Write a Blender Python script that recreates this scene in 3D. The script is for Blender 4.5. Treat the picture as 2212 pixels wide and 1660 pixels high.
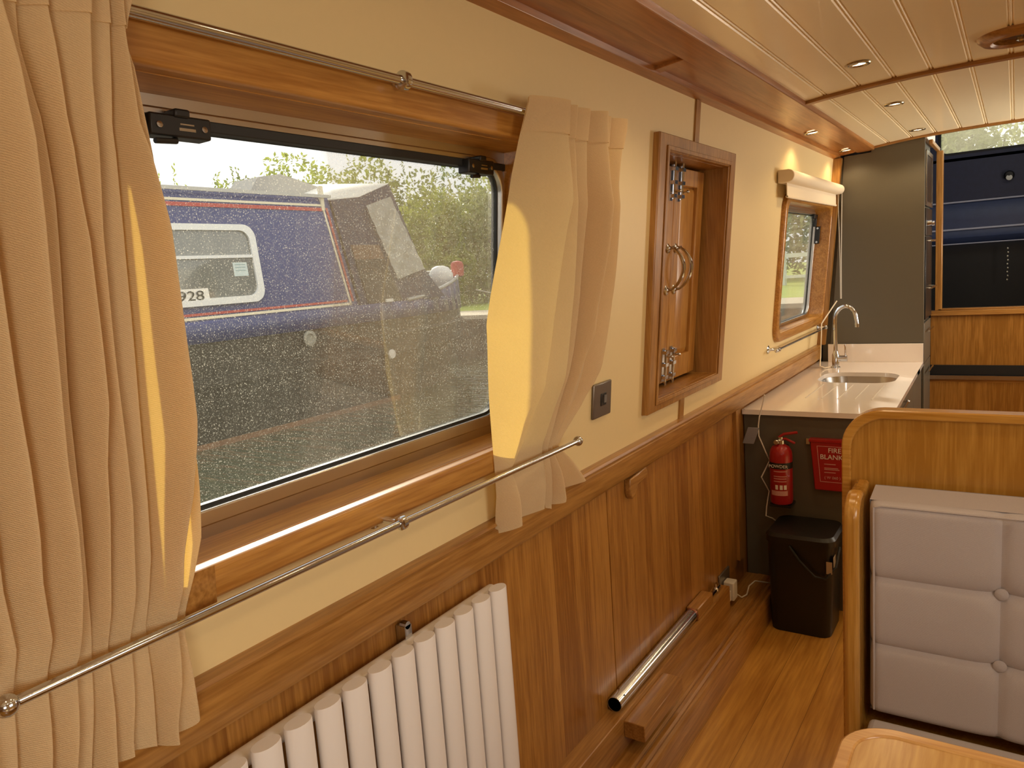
import bpy, math, random
from mathutils import Vector, Matrix
random.seed(7)
scene = bpy.context.scene
for o in list(bpy.data.objects): bpy.data.objects.remove(o)

# ------------------------------------------------------------------ camera
CAMH = 1.55
yaw, pitch, roll = [math.radians(a) for a in (-34.026, -8.301, -4.115)]
fw = Vector((math.sin(yaw)*math.cos(pitch), math.cos(yaw)*math.cos(pitch), math.sin(pitch)))
rt = Vector((math.cos(yaw), -math.sin(yaw), 0)); up = rt.cross(fw)
r2 = rt*math.cos(roll)+up*math.sin(roll); u2 = -rt*math.sin(roll)+up*math.cos(roll)
cam_d = bpy.data.cameras.new('camera'); cam = bpy.data.objects.new('camera', cam_d)
scene.collection.objects.link(cam)
M = Matrix((r2, u2, -fw)).transposed().to_4x4(); M.translation = Vector((0, 0, CAMH)); cam.matrix_world = M
cam_d.sensor_width = 36; cam_d.lens = 1623.6/2212*36; cam_d.clip_start = .02; cam_d.clip_end = 200
scene.camera = cam

# ------------------------------------------------------------------ world, sun, exposure
scene.view_settings.view_transform = 'Standard'; scene.view_settings.look = 'None'
scene.view_settings.gamma = 1; scene.view_settings.use_curve_mapping = False
scene.view_settings.exposure = 0.02
w = bpy.data.worlds.new('sky'); scene.world = w; w.use_nodes = True
bg = w.node_tree.nodes['Background']; bg.inputs[0].default_value = (.99, .98, .95, 1); bg.inputs[1].default_value = 1.45

def lamp(name, kind, loc, aim, power, color, **kw):
    d = bpy.data.lights.new(name, kind); d.energy = power; d.color = color
    for k, v in kw.items(): setattr(d, k, v)
    o = bpy.data.objects.new(name, d); scene.collection.objects.link(o); o.location = loc
    o.rotation_euler = (Vector(aim)-Vector(loc)).to_track_quat('-Z', 'Y').to_euler(); return o
SUN = Vector((-1, .80, .60)).normalized()
lamp('sun', 'SUN', SUN*30, (0, 0, 0), 6.2, (1, .9, .74), angle=.05)
# area lamps added at unseen starboard window openings to brighten the cabin
for yy, pw, az in ((.9, 9, .8), (-1.2, 19, 1.0), (4.85, 36, 2.5)):
    lamp('window_daylight', 'AREA', (1.12, yy, 1.52), (0, yy, az), pw, (1, .90, .76), shape='RECTANGLE', size=.95, size_y=.58)

# ------------------------------------------------------------------ mesh helpers
def worldloc(o):
    v = Vector((0, 0, 0))
    while o is not None: v += o.location; o = o.parent
    return v
class MB:
    def __init__(s): s.v = []; s.f = []
    def add(s, vs, fs):
        n = len(s.v); s.v += [tuple(p) for p in vs]; s.f += [tuple(i+n for i in f) for f in fs]; return s
    def box(s, x0, x1, y0, y1, z0, z1, T=None):
        T = T or (lambda a, b, c: (a, b, c))
        vs = [T(x, y, z) for x in (x0, x1) for y in (y0, y1) for z in (z0, z1)]
        return s.add(vs, [(0, 1, 3, 2), (4, 6, 7, 5), (0, 4, 5, 1), (2, 3, 7, 6), (0, 2, 6, 4), (1, 5, 7, 3)])
    def prism(s, poly, a, b, T):
        n = len(poly); vs = [T(p[0], p[1], a) for p in poly]+[T(p[0], p[1], b) for p in poly]
        return s.add(vs, [tuple(range(n))[::-1], tuple(range(n, 2*n))]+[(i, (i+1) % n, n+(i+1) % n, n+i) for i in range(n)])
    def ring(s, outer, inner, a, b, T):      # outer and inner outlines with the same count, swept a..b
        n = len(outer); vs = []
        for w_ in (a, b):
            for P in (outer, inner): vs += [T(p[0], p[1], w_) for p in P]
        fs = []
        for i in range(n):
            j = (i+1) % n
            fs += [(i, j, n+j, n+i), (2*n+i, 3*n+i, 3*n+j, 2*n+j), (i, 2*n+i, 2*n+j, j), (n+i, n+j, 3*n+j, 3*n+i)]
        return s.add(vs, fs)
    def tube(s, pts, r, n=12, cap=True):
        pts = [Vector(p) for p in pts]; m = len(pts); rr = r if isinstance(r, (list, tuple)) else [r]*m
        t0 = (pts[1]-pts[0]).normalized(); a = Vector((0, 0, 1)) if abs(t0.z) < .9 else Vector((1, 0, 0))
        nrm = t0.cross(a).normalized(); vs = []
        for i in range(m):
            t = (pts[min(i+1, m-1)]-pts[max(i-1, 0)]).normalized()
            nrm = (nrm-t*nrm.dot(t)).normalized(); b = t.cross(nrm)
            for k in range(n):
                an = 2*math.pi*k/n; vs.append(pts[i]+(nrm*math.cos(an)+b*math.sin(an))*rr[i])
        fs = [(i*n+k, i*n+(k+1) % n, (i+1)*n+(k+1) % n, (i+1)*n+k) for i in range(m-1) for k in range(n)]
        if cap: fs += [tuple(range(n))[::-1], tuple(range((m-1)*n, m*n))]
        return s.add(vs, fs)
    def lathe(s, prof, org, axis=(0, 0, 1), n=24, cap=True):
        ax = Vector(axis).normalized(); a = Vector((1, 0, 0)) if abs(ax.x) < .9 else Vector((0, 1, 0))
        u = ax.cross(a).normalized(); v = ax.cross(u); org = Vector(org); vs = []
        for r, h in prof:
            for k in range(n):
                an = 2*math.pi*k/n; vs.append(org+ax*h+(u*math.cos(an)+v*math.sin(an))*max(r, 1e-5))
        m = len(prof)
        fs = [(i*n+k, i*n+(k+1) % n, (i+1)*n+(k+1) % n, (i+1)*n+k) for i in range(m-1) for k in range(n)]
        if cap: fs += [tuple(range(n))[::-1], tuple(range((m-1)*n, m*n))]
        return s.add(vs, fs)
    def ball(s, c, r, n=14):
        return s.lathe([(r*math.sin(math.pi*i/8), -r*math.cos(math.pi*i/8)) for i in range(9)], c, n=n)
    def grid(s, f, nu, nv):
        vs = [f(i/nu, j/nv) for i in range(nu+1) for j in range(nv+1)]
        return s.add(vs, [(i*(nv+1)+j, (i+1)*(nv+1)+j, (i+1)*(nv+1)+j+1, i*(nv+1)+j+1) for i in range(nu) for j in range(nv)])
    def build(s, name, mat, parent=None, bevel=0, angle=35, seg=2, solid=0, fix=True):
        me = bpy.data.meshes.new(name)
        if parent is not None: L = worldloc(parent)
        else:
            xs = [p[0] for p in s.v]; ys = [p[1] for p in s.v]; zs = [p[2] for p in s.v]
            L = Vector(((min(xs)+max(xs))/2, (min(ys)+max(ys))/2, min(zs)))
        me.from_pydata([tuple(Vector(p)-L) for p in s.v], [], s.f); me.update()
        if fix:
            import bmesh
            bm = bmesh.new(); bm.from_mesh(me); bmesh.ops.recalc_face_normals(bm, faces=bm.faces); bm.to_mesh(me); bm.free()
        for p in me.polygons: p.use_smooth = True
        me.set_sharp_from_angle(angle=math.radians(angle))
        o = bpy.data.objects.new(name, me); scene.collection.objects.link(o); me.materials.append(mat)
        if parent is not None: o.parent = parent
        else: o.location = L
        if solid:
            m = o.modifiers.new('solid', 'SOLIDIFY'); m.thickness = solid; m.offset = 0
        if bevel:
            m = o.modifiers.new('bevel', 'BEVEL'); m.width = bevel; m.segments = seg; m.limit_method = 'ANGLE'; m.angle_limit = math.radians(40)
        return o
def tag(o, label, cat, group=None, kind=None):
    o['label'] = label; o['category'] = cat
    if group: o['group'] = group
    if kind: o['kind'] = kind
    return o
def thing(name, loc, label, cat, group=None):
    o = bpy.data.objects.new(name, None); scene.collection.objects.link(o); o.location = loc; o.empty_display_size = .05
    return tag(o, label, cat, group)
def struct(o, label=None):
    o['kind'] = 'structure'
    if label: o['label'] = label
    return o
def sthing(name, loc, label=None):
    o = bpy.data.objects.new(name, None); scene.collection.objects.link(o); o.location = loc; o.empty_display_size = .05
    return struct(o, label)
def copy_tree(o, parent=None):
    c = o.copy(); scene.collection.objects.link(c); c.parent = parent
    for ch in list(o.children): copy_tree(ch, c)
    return c
def text(name, body, mat, parent, loc, rot, size, align='LEFT', ext=.0006, sx=1):
    cu = bpy.data.curves.new(name, 'FONT'); cu.body = body; cu.size = size; cu.align_x = align; cu.extrude = ext
    tmp = bpy.data.objects.new(name+'_outline', cu); scene.collection.objects.link(tmp)
    bpy.context.view_layer.update()
    me = bpy.data.meshes.new_from_object(tmp.evaluated_get(bpy.context.evaluated_depsgraph_get()))
    bpy.data.objects.remove(tmp); me.materials.clear(); me.materials.append(mat)
    o = bpy.data.objects.new(name, me); scene.collection.objects.link(o)
    o.parent = parent; o.location = Vector(loc)-worldloc(parent); o.rotation_euler = rot; o.scale = (sx, 1, 1); return o
def rrect(y0, y1, z0, z1, r, n=6):
    P = []
    for cy, cz, a0 in ((y1-r, z1-r, 0), (y0+r, z1-r, 90), (y0+r, z0+r, 180), (y1-r, z0+r, 270)):
        for k in range(n+1):
            a = math.radians(a0+90*k/n); P.append((cy+r*math.cos(a), cz+r*math.sin(a)))
    return P
def lerp(tab, z):       # tab [(value, z)] sorted by z descending
    if z >= tab[0][1]: return tab[0][0]
    for (a, za), (b, zb) in zip(tab, tab[1:]):
        if z >= zb: return b+(a-b)*(z-zb)/(za-zb)
    return tab[-1][0]

# ------------------------------------------------------------------ materials
def mk(name):
    m = bpy.data.materials.new(name); m.use_nodes = True
    return m, m.node_tree, m.node_tree.nodes['Principled BSDF']
def plain(name, col, rough=.5, metal=0, coat=0, bump=0, bscale=60, var=0, spec=.5):
    m, t, b = mk(name); b.inputs['Base Color'].default_value = (*col, 1); b.inputs['Roughness'].default_value = rough
    b.inputs['Metallic'].default_value = metal; b.inputs['Coat Weight'].default_value = coat; b.inputs['Specular IOR Level'].default_value = spec
    tc = t.nodes.new('ShaderNodeTexCoord'); nz = t.nodes.new('ShaderNodeTexNoise'); nz.inputs['Scale'].default_value = bscale
    nz.inputs['Detail'].default_value = 4
    t.links.new(tc.outputs['Object'], nz.inputs['Vector'])
    if bump:
        bp = t.nodes.new('ShaderNodeBump'); bp.inputs['Strength'].default_value = bump; bp.inputs['Distance'].default_value = .002
        t.links.new(nz.outputs['Fac'], bp.inputs['Height']); t.links.new(bp.outputs['Normal'], b.inputs['Normal'])
    rp = t.nodes.new('ShaderNodeMix'); rp.data_type = 'RGBA'
    rp.inputs['A'].default_value = (*[c*(1-var) for c in col], 1); rp.inputs['B'].default_value = (*[min(1, c*(1+var)) for c in col], 1)
    t.links.new(nz.outputs['Fac'], rp.inputs['Factor']); t.links.new(rp.outputs['Result'], b.inputs['Base Color'])
    return m
def math_(t, op, a, b=None, c=None):
    n = t.nodes.new('ShaderNodeMath'); n.operation = op
    for i, v in enumerate((a, b, c)):
        if v is None: continue
        if isinstance(v, (int, float)): n.inputs[i].default_value = v
        else: t.links.new(v, n.inputs[i])
    return n.outputs[0]
def wood(name, axis, dark, light, plank=None, rough=.32, pa='Y', coat=.25, gs=1.0, joint=0):
    m, t, b = mk(name); tc = t.nodes.new('ShaderNodeTexCoord'); mp = t.nodes.new('ShaderNodeMapping')
    sc = {'X': (1.2, 22, 22), 'Y': (22, 1.2, 22), 'Z': (22, 22, 1.2)}[axis]
    mp.inputs['Scale'].default_value = [v*gs for v in sc]
    t.links.new(tc.outputs['Object'], mp.inputs['Vector'])
    n1 = t.nodes.new('ShaderNodeTexNoise'); n1.inputs['Scale'].default_value = 1; n1.inputs['Detail'].default_value = 5
    n1.inputs['Roughness'].default_value = .6; n1.inputs['Distortion'].default_value = 1.1
    n2 = t.nodes.new('ShaderNodeTexNoise'); n2.inputs['Scale'].default_value = 7; n2.inputs['Detail'].default_value = 3
    vec = mp.outputs['Vector']
    fac_plank = None
    if plank:
        sx = t.nodes.new('ShaderNodeSeparateXYZ'); t.links.new(tc.outputs['Object'], sx.inputs[0])
        q = math_(t, 'DIVIDE', sx.outputs[pa], plank); fl = math_(t, 'FLOOR', q)
        wn = t.nodes.new('ShaderNodeTexWhiteNoise'); wn.noise_dimensions = '1D'; t.links.new(fl, wn.inputs['W'])
        ad = t.nodes.new('ShaderNodeVectorMath'); ad.operation = 'MULTIPLY_ADD'
        t.links.new(wn.outputs['Color'], ad.inputs[0]); ad.inputs[1].default_value = (9, 9, 9); t.links.new(vec, ad.inputs[2]); vec = ad.outputs[0]
        fac_plank = wn.outputs['Value']
        if joint:
            fr = math_(t, 'FRACT', q); jl = math_(t, 'LESS_THAN', math_(t, 'ABSOLUTE', math_(t, 'SUBTRACT', fr, .5)), .5-joint)
    t.links.new(vec, n1.inputs['Vector']); t.links.new(vec, n2.inputs['Vector'])
    s = math_(t, 'MULTIPLY_ADD', n2.outputs['Fac'], .45, math_(t, 'MULTIPLY', n1.outputs['Fac'], .55))
    if fac_plank is not None: s = math_(t, 'MULTIPLY_ADD', math_(t, 'SUBTRACT', fac_plank, .5), .16, s)
    cr = t.nodes.new('ShaderNodeValToRGB'); cr.color_ramp.elements[0].position = .39; cr.color_ramp.elements[1].position = .62
    cr.color_ramp.elements[0].color = (*dark, 1); cr.color_ramp.elements[1].color = (*light, 1)
    t.links.new(s, cr.inputs[0]); out = cr.outputs[0]
    if joint:
        mx = t.nodes.new('ShaderNodeMix'); mx.data_type = 'RGBA'; mx.inputs['A'].default_value = (*[c*.55 for c in dark], 1)
        t.links.new(jl, mx.inputs['Factor']); t.links.new(out, mx.inputs['B']); out = mx.outputs['Result']
    t.links.new(out, b.inputs['Base Color'])
    b.inputs['Roughness'].default_value = rough; b.inputs['Coat Weight'].default_value = coat; b.inputs['Coat Roughness'].default_value = .2
    bp = t.nodes.new('ShaderNodeBump'); bp.inputs['Strength'].default_value = .12; bp.inputs['Distance'].default_value = .001
    t.links.new(n2.outputs['Fac'], bp.inputs['Height']); t.links.new(bp.outputs['Normal'], b.inputs['Normal'])
    return m
OD, OL = (.27, .115, .022), (.46, .23, .058)
oakX = wood('oak_grain_x', 'X', OD, OL); oakY = wood('oak_grain_y', 'Y', OD, OL); oakZ = wood('oak_grain_z', 'Z', OD, OL)
oakD = wood('oak_sill_grain', 'Y', (.34, .14, .025), (.56, .28, .065), rough=.3)
panel = wood('oak_veneer_panelling', 'Z', (.24, .09, .014), (.43, .20, .042), plank=.11, pa='Y')
panelX = wood('oak_veneer_bulkhead', 'Z', (.26, .11, .016), (.44, .21, .045), plank=.13, pa='X')
benchm = wood('oak_bench_veneer', 'Z', (.40, .18, .022), (.58, .30, .055), plank=.16, pa='X')
benche = wood('oak_bench_edge', 'X', (.46, .21, .030), (.64, .34, .07), rough=.25, coat=.5)
tablem = wood('oak_table_veneer', 'Y', (.46, .22, .045), (.64, .37, .11), gs=.8, rough=.28)
floorm = wood('oak_floor_planks', 'Y', (.40, .175, .024), (.62, .32, .06), plank=.14, pa='X', joint=.006, gs=.6, rough=.35)
covem = wood('oak_cove_board', 'Y', (.28, .105, .022), (.44, .185, .048), gs=.7)
doorm = wood('oak_hatch_door', 'Z', (.36, .155, .025), (.55, .28, .062), gs=.8)
cream = plain('cream_wall_paint', (.80, .635, .33), .45, bump=.03, var=.015)
ceilm = plain('cream_ceiling_boards', (.95, .82, .55), .28, coat=.2, bump=.02, var=.01)  # same cream as the walls, lightened to stand in for missing light
chrome = plain('chrome', (.62, .65, .70), .14, 1)
alum = plain('window_aluminium', (.62, .60, .57), .28, 1)
blackp = plain('black_plastic', (.012, .012, .012), .4)
binm = plain('black_bin_plastic', (.008, .007, .006), .38, bump=.05, bscale=300)
gasket = plain('black_rubber', (.02, .022, .022), .55)
greyc = plain('olive_grey_cabinet_paint', (.112, .098, .072), .38, var=.02)
quartz = plain('pale_quartz_worktop', (.88, .80, .74), .12, coat=.3, bscale=400, var=.04)
steel = plain('brushed_steel', (.55, .54, .52), .25, 1)
radm = plain('white_radiator_enamel', (.86, .82, .80), .3, coat=.2)
redm = plain('red_enamel', (.36, .008, .010), .28, coat=.4)
whitem = plain('white_print', (.8, .78, .74), .5)
whitep = plain('white_plastic', (.72, .68, .62), .35)
blindm = plain('cream_blind_fabric', (.80, .68, .50), .6)
greyp = plain('grey_plastic', (.16, .15, .14), .5)
switchm = plain('brushed_switch_plate', (.22, .19, .16), .35, .7)
navyc = plain('navy_canvas', (.012, .017, .05), .6, bump=.2, bscale=30, var=.3)
navyp = plain('navy_paint', (.03, .042, .17), .3, var=.12, bscale=3)
blackh = plain('black_hull_paint', (.028, .024, .016), .55, var=.4, bscale=5, bump=.03)
creaml = plain('cream_coach_line', (.78, .72, .55), .5)
redl = plain('red_coach_line', (.45, .06, .05), .5)
paleroof = plain('pale_canvas', (.85, .83, .76), .6)
voidm = plain('black_well_lining', (.003, .003, .004), .6)  # black for real trims and for the shade inside wells and holes

def fabric(name, col, trans=None, tw=0, scale=900, bump=.4, weave=True):
    m, t, b = mk(name); b.inputs['Base Color'].default_value = (*col, 1); b.inputs['Roughness'].default_value = .85
    b.inputs['Sheen Weight'].default_value = .15; b.inputs['Specular IOR Level'].default_value = .1
    tc = t.nodes.new('ShaderNodeTexCoord'); mp = t.nodes.new('ShaderNodeMapping'); t.links.new(tc.outputs['Object'], mp.inputs[0])
    mp.inputs['Rotation'].default_value = (.6, 0, 0)
    wv = t.nodes.new('ShaderNodeTexWave'); wv.inputs['Scale'].default_value = scale/6; wv.bands_direction = 'Z'; wv.inputs['Distortion'].default_value = 3
    wv.inputs['Detail'].default_value = 2; wv.inputs['Detail Scale'].default_value = 3
    nz = t.nodes.new('ShaderNodeTexNoise'); nz.inputs['Scale'].default_value = scale/4; nz.inputs['Detail'].default_value = 2
    t.links.new(mp.outputs[0], wv.inputs['Vector']); t.links.new(mp.outputs[0], nz.inputs['Vector'])
    h = math_(t, 'ADD', wv.outputs['Fac'], nz.outputs['Fac'])
    bp = t.nodes.new('ShaderNodeBump'); bp.inputs['Strength'].default_value = bump; bp.inputs['Distance'].default_value = .0012
    t.links.new(h, bp.inputs['Height']); t.links.new(bp.outputs['Normal'], b.inputs['Normal'])
    mx = t.nodes.new('ShaderNodeMix'); mx.data_type = 'RGBA'; mx.inputs['A'].default_value = (*[c*.88 for c in col], 1); mx.inputs['B'].default_value = (*[min(1, c*1.1) for c in col], 1)
    t.links.new(math_(t, 'MULTIPLY', h, .5), mx.inputs['Factor']); t.links.new(mx.outputs['Result'], b.inputs['Base Color'])
    if tw:
        tr = t.nodes.new('ShaderNodeBsdfTranslucent'); tr.inputs[0].default_value = (*trans, 1)
        ms = t.nodes.new('ShaderNodeMixShader'); ms.inputs[0].default_value = tw
        out = t.nodes['Material Output']; t.links.new(b.outputs[0], ms.inputs[1]); t.links.new(tr.outputs[0], ms.inputs[2]); t.links.new(ms.outputs[0], out.inputs[0])
    return m
curtm = fabric('cream_curtain_weave', (.80, .64, .39), (1.0, .66, .13), .30)
cushm = fabric('grey_linen', (.55, .495, .49), bump=.25, scale=1500)
hoodw = fabric('white_hood_window', (.80, .80, .74), (.8, .8, .7), .5, scale=60, bump=.5)

def glassmat(name, dirt=.16, tint=(.97, .98, .97)):
    m = bpy.data.materials.new(name); m.use_nodes = True; t = m.node_tree; t.nodes.remove(t.nodes['Principled BSDF'])
    out = t.nodes['Material Output']; tp = t.nodes.new('ShaderNodeBsdfTransparent'); tp.inputs[0].default_value = (*tint, 1)
    gl = t.nodes.new('ShaderNodeBsdfGlossy'); gl.inputs['Roughness'].default_value = .02
    fr = t.nodes.new('ShaderNodeFresnel'); fr.inputs[0].default_value = 1.45
    m1 = t.nodes.new('ShaderNodeMixShader'); t.links.new(math_(t, 'MULTIPLY', fr.outputs[0], .5), m1.inputs[0]); t.links.new(tp.outputs[0], m1.inputs[1]); t.links.new(gl.outputs[0], m1.inputs[2])
    tl = t.nodes.new('ShaderNodeBsdfTranslucent'); tl.inputs[0].default_value = (.66, .62, .50, 1)
    tc = t.nodes.new('ShaderNodeTexCoord'); nz = t.nodes.new('ShaderNodeTexNoise'); nz.inputs['Scale'].default_value = 2.2; nz.inputs['Detail'].default_value = 3
    st = t.nodes.new('ShaderNodeMapping'); st.inputs['Scale'].default_value = (1, 60, 6); n3 = t.nodes.new('ShaderNodeTexNoise'); n3.inputs['Scale'].default_value = 1; n3.inputs['Detail'].default_value = 4
    vo = t.nodes.new('ShaderNodeTexVoronoi'); vo.inputs['Scale'].default_value = 190
    for n in (nz, vo): t.links.new(tc.outputs['Object'], n.inputs['Vector'])
    t.links.new(tc.outputs['Object'], st.inputs[0]); t.links.new(st.outputs[0], n3.inputs['Vector'])
    sep = t.nodes.new('ShaderNodeSeparateColor'); t.links.new(vo.outputs['Color'], sep.inputs[0])
    v2 = t.nodes.new('ShaderNodeTexVoronoi'); v2.inputs['Scale'].default_value = 330; t.links.new(tc.outputs['Object'], v2.inputs['Vector'])
    speck = math_(t, 'ADD', math_(t, 'MULTIPLY', math_(t, 'LESS_THAN', vo.outputs['Distance'], .19), math_(t, 'GREATER_THAN', sep.outputs[0], .35)), math_(t, 'MULTIPLY', math_(t, 'LESS_THAN', v2.outputs['Distance'], .27), .45))
    haze = math_(t, 'MULTIPLY_ADD', nz.outputs['Fac'], dirt, math_(t, 'MULTIPLY_ADD', n3.outputs['Fac'], dirt*.5, -dirt*.2))
    f = math_(t, 'MINIMUM', math_(t, 'MULTIPLY_ADD', speck, .30, haze), .8)
    m2 = t.nodes.new('ShaderNodeMixShader'); t.links.new(f, m2.inputs[0]); t.links.new(m1.outputs[0], m2.inputs[1]); t.links.new(tl.outputs[0], m2.inputs[2])
    t.links.new(m2.outputs[0], out.inputs[0]); return m
glass1 = glassmat('dusty_window_glass', .06); glass2 = glassmat('kitchen_window_glass', .08)
def emit(name, col, s):
    m, t, b = mk(name); b.inputs['Emission Color'].default_value = (*col, 1); b.inputs['Emission Strength'].default_value = s
    b.inputs['Base Color'].default_value = (*col, 1); return m
lampm = emit('lit_lamp_lens', (1, .82, .5), 7)
darkglass = plain('black_oven_glass', (.012, .012, .013), .3)
boatglass = plain('reflective_boat_window', (.16, .17, .16), .08, coat=1, var=.3, bscale=4)

# ------------------------------------------------------------------ wall space
TB = .0955
def xw(z): return -1+TB*(z-.99)
def W(y, z, o): return (xw(z)+o, y, z)
def wbox(mb, y0, y1, z0, z1, o0, o1): return mb.box(y0, y1, z0, z1, o0, o1, T=W)
ZT = 2.13
def zc(x): return 2.158-.035*min(1.3, abs(x)/.69)**2.6

# setting: floor
struct(MB().box(-1.02, 1.02, -3, 5.4, -.06, 0).build('floor', floorm))
# upper port wall with window openings
def plate(mb, ys, zs, holes, o0, o1, T):
    for y0, y1 in zip(ys, ys[1:]):
        for z0, z1 in zip(zs, zs[1:]):
            cy, cz = (y0+y1)/2, (z0+z1)/2
            if any(h[0] < cy < h[1] and h[2] < cz < h[3] for h in holes): continue
            mb.box(y0, y1, z0, z1, o0, o1, T=T)
    return mb
H1 = (.545, 1.53, 1.165, 1.835); H2 = (3.80, 4.835, 1.165, 1.80); HD = (2.275, 2.87, 1.11, 1.888)
mb = MB(); plate(mb, [-3, .545, 1.53, 2.275, 2.87, 3.80, 4.835, 5.35], [.93, 1.11, 1.165, 1.80, 1.835, 1.888, 2.18], [H1, H2, HD], -.10, 0, W)
struct(mb.build('wall_left', cream), 'cream painted port wall above the oak rail')
# lower panelled wall, panels with shadow joints
mb = MB()
mb.box(-1.06, -1.004, -3, 5.35, 0, .95)
for a, b in ((-3, -1.05), (-1.045, .1), (.105, 1.937), (1.943, 3.20)): mb.box(-1.004, -1.0, a, b, .2, .915)
lw = struct(mb.build('wall_left_lower', panel), 'oak veneer panelling below the oak rail')
struct(MB().box(-1.0, -.985, 3.16, 3.20, .225, .915).build('trim_1', oakZ), 'upright oak strip ending the panelling beside the grey cupboard')
# right wall, mirrored tumblehome, two windows
def WR(y, z, o): return (-(xw(z)+o), y, z)
RH = [(.42, 1.38, 1.22, 1.82), (-1.68, -.72, 1.22, 1.82), (4.37, 5.30, 1.22, 1.82)]  # last opening added to brighten the galley and cupboards
mb = MB(); plate(mb, [-3, -1.68, -.72, .42, 1.38, 4.37, 5.30, 5.35], [.0, 1.22, 1.82, 2.18], RH, -.10, 0, WR)
struct(mb.build('wall_right', cream))
struct(MB().box(-1.1, 1.1, -3.08, -3, 0, 2.3).build('wall_back', panelX))
# ceiling boards with V grooves, sweeping -> follows camber
gx = [-.025-.117*k for k in range(7)]+[.092+.117*k for k in range(6)]
gx = sorted(gx); xs = [-.74]
for g in gx:
    if g-.006 > xs[-1]: xs += [g-.009, g-.005, g-.001, g+.001, g+.005, g+.009]
xs.append(.74); prof = []
for x in xs:
    dz = 0
    for g in gx:
        d = abs(x-g)
        if d < .0085: dz = .006 if d > .003 else .001
    prof.append((x, zc(x)+dz))
poly = prof+[(.76, 2.26), (-.76, 2.26)]
for nm, (a, b) in zip(('ceiling',), ((-3, 4.88),)):
    struct(MB().prism(poly, a, b, lambda u, v, w_: (u, w_, v)).build(nm, ceilm, angle=12), 'cream tongue and groove boarded ceiling')
# oak cove boards at both sides: lower rail + recessed panel + upper rail
def cove(sgn, nm):
    T = lambda u, v, w_: (sgn*u, w_, v)
    mb = MB()
    mb.prism([(-.915, 2.075), (-.865, 2.088), (-.865, 2.14), (-.915, 2.14)], -3, 5.33, T)   # rail at the wall
    mb.prism([(-.87, 2.104), (-.77, 2.115), (-.77, 2.15), (-.87, 2.15)], -3, 5.33, T)
    mb.prism([(-.775, 2.101), (-.685, 2.106), (-.68, 2.118), (-.68, 2.16), (-.775, 2.16)], -3, 5.33, T)
    for y in (2.12, 4.84): mb.prism([(-.87, 2.094), (-.77, 2.106), (-.77, 2.13), (-.87, 2.12)], y, y+.045, T)
    mb.prism([(-1.0, 2.10), (-.66, 2.13), (-.66, 2.26), (-1.0, 2.26)], -3, 5.33, T)
    return struct(mb.build(nm, covem, bevel=.002), 'oak cornice board between wall and ceiling')
cove(1, 'trim_2'); cove(-1, 'trim_3')
# ceiling ribs
for i, y in enumerate((-1.3, 1.1-.0, 3.15, 4.86)):
    if i == 1: continue
    P = [(x/20*.69, zc(x/20*.69)-.012) for x in range(-20, 21)]+[(x/20*.69, zc(x/20*.69)+.01) for x in range(20, -21, -1)]
    struct(MB().prism(P, y, y+.04, lambda u, v, w_: (u, w_, v)).build('trim_%d' % (4+i), oakX, bevel=.003), 'curved oak rib across the ceiling')
# dado rail (gunwale board) with bead
mb = MB(); mb.prism([(-1.002, .905), (-.978, .905), (-.974, .912), (-.974, .972), (-.980, .976), (-.980, .980), (-.974, .983), (-.976, .990), (-1.0, .993), (-1.01, .99)], -3, 4.84, lambda u, v, w_: (u, w_, v))
struct(mb.build('trim_8', oakY), 'long oak rail running along the wall under the cream paint')
# oak upright strips above/below the hatch + at galley end
mb = MB(); wbox(mb, 2.535, 2.575, 1.94, 2.08, -.002, .006); struct(mb.build('trim_9', oakZ), 'short upright oak strip above the hatch')
mb = MB(); wbox(mb, 2.53, 2.57, .99, 1.07, -.002, .006); struct(mb.build('trim_10', oakZ), 'short upright oak strip below the hatch')
mb = MB(); wbox(mb, 4.84, 4.878, .99, 2.08, -.002, .045); struct(mb.build('trim_11', oakZ), 'upright oak strip where the wall meets the tall cupboard')
# ledge and kerb at the foot of the wall
mb = MB(); mb.box(-1.004, -.945, -3, 2.885, .10, .225)
struct(mb.build('trim_12', oakY, bevel=.003), 'oak ledge along the foot of the panelling')
mb = MB(); mb.prism([(-.95, 0), (-.842, 0), (-.842, .095), (-.848, .108), (-.858, .110), (-.866, .104), (-.872, .111), (-.884, .111), (-.892, .104), (-.898, .112), (-.95, .114)], -3, 3.31, lambda u, v, w_: (u, w_, v))
mb.box(-1.004, -.95, 2.885, 3.31, 0, .112)
struct(mb.build('baseboard_left', oakY), 'stepped oak kerb along the floor')
MBv = None

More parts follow.
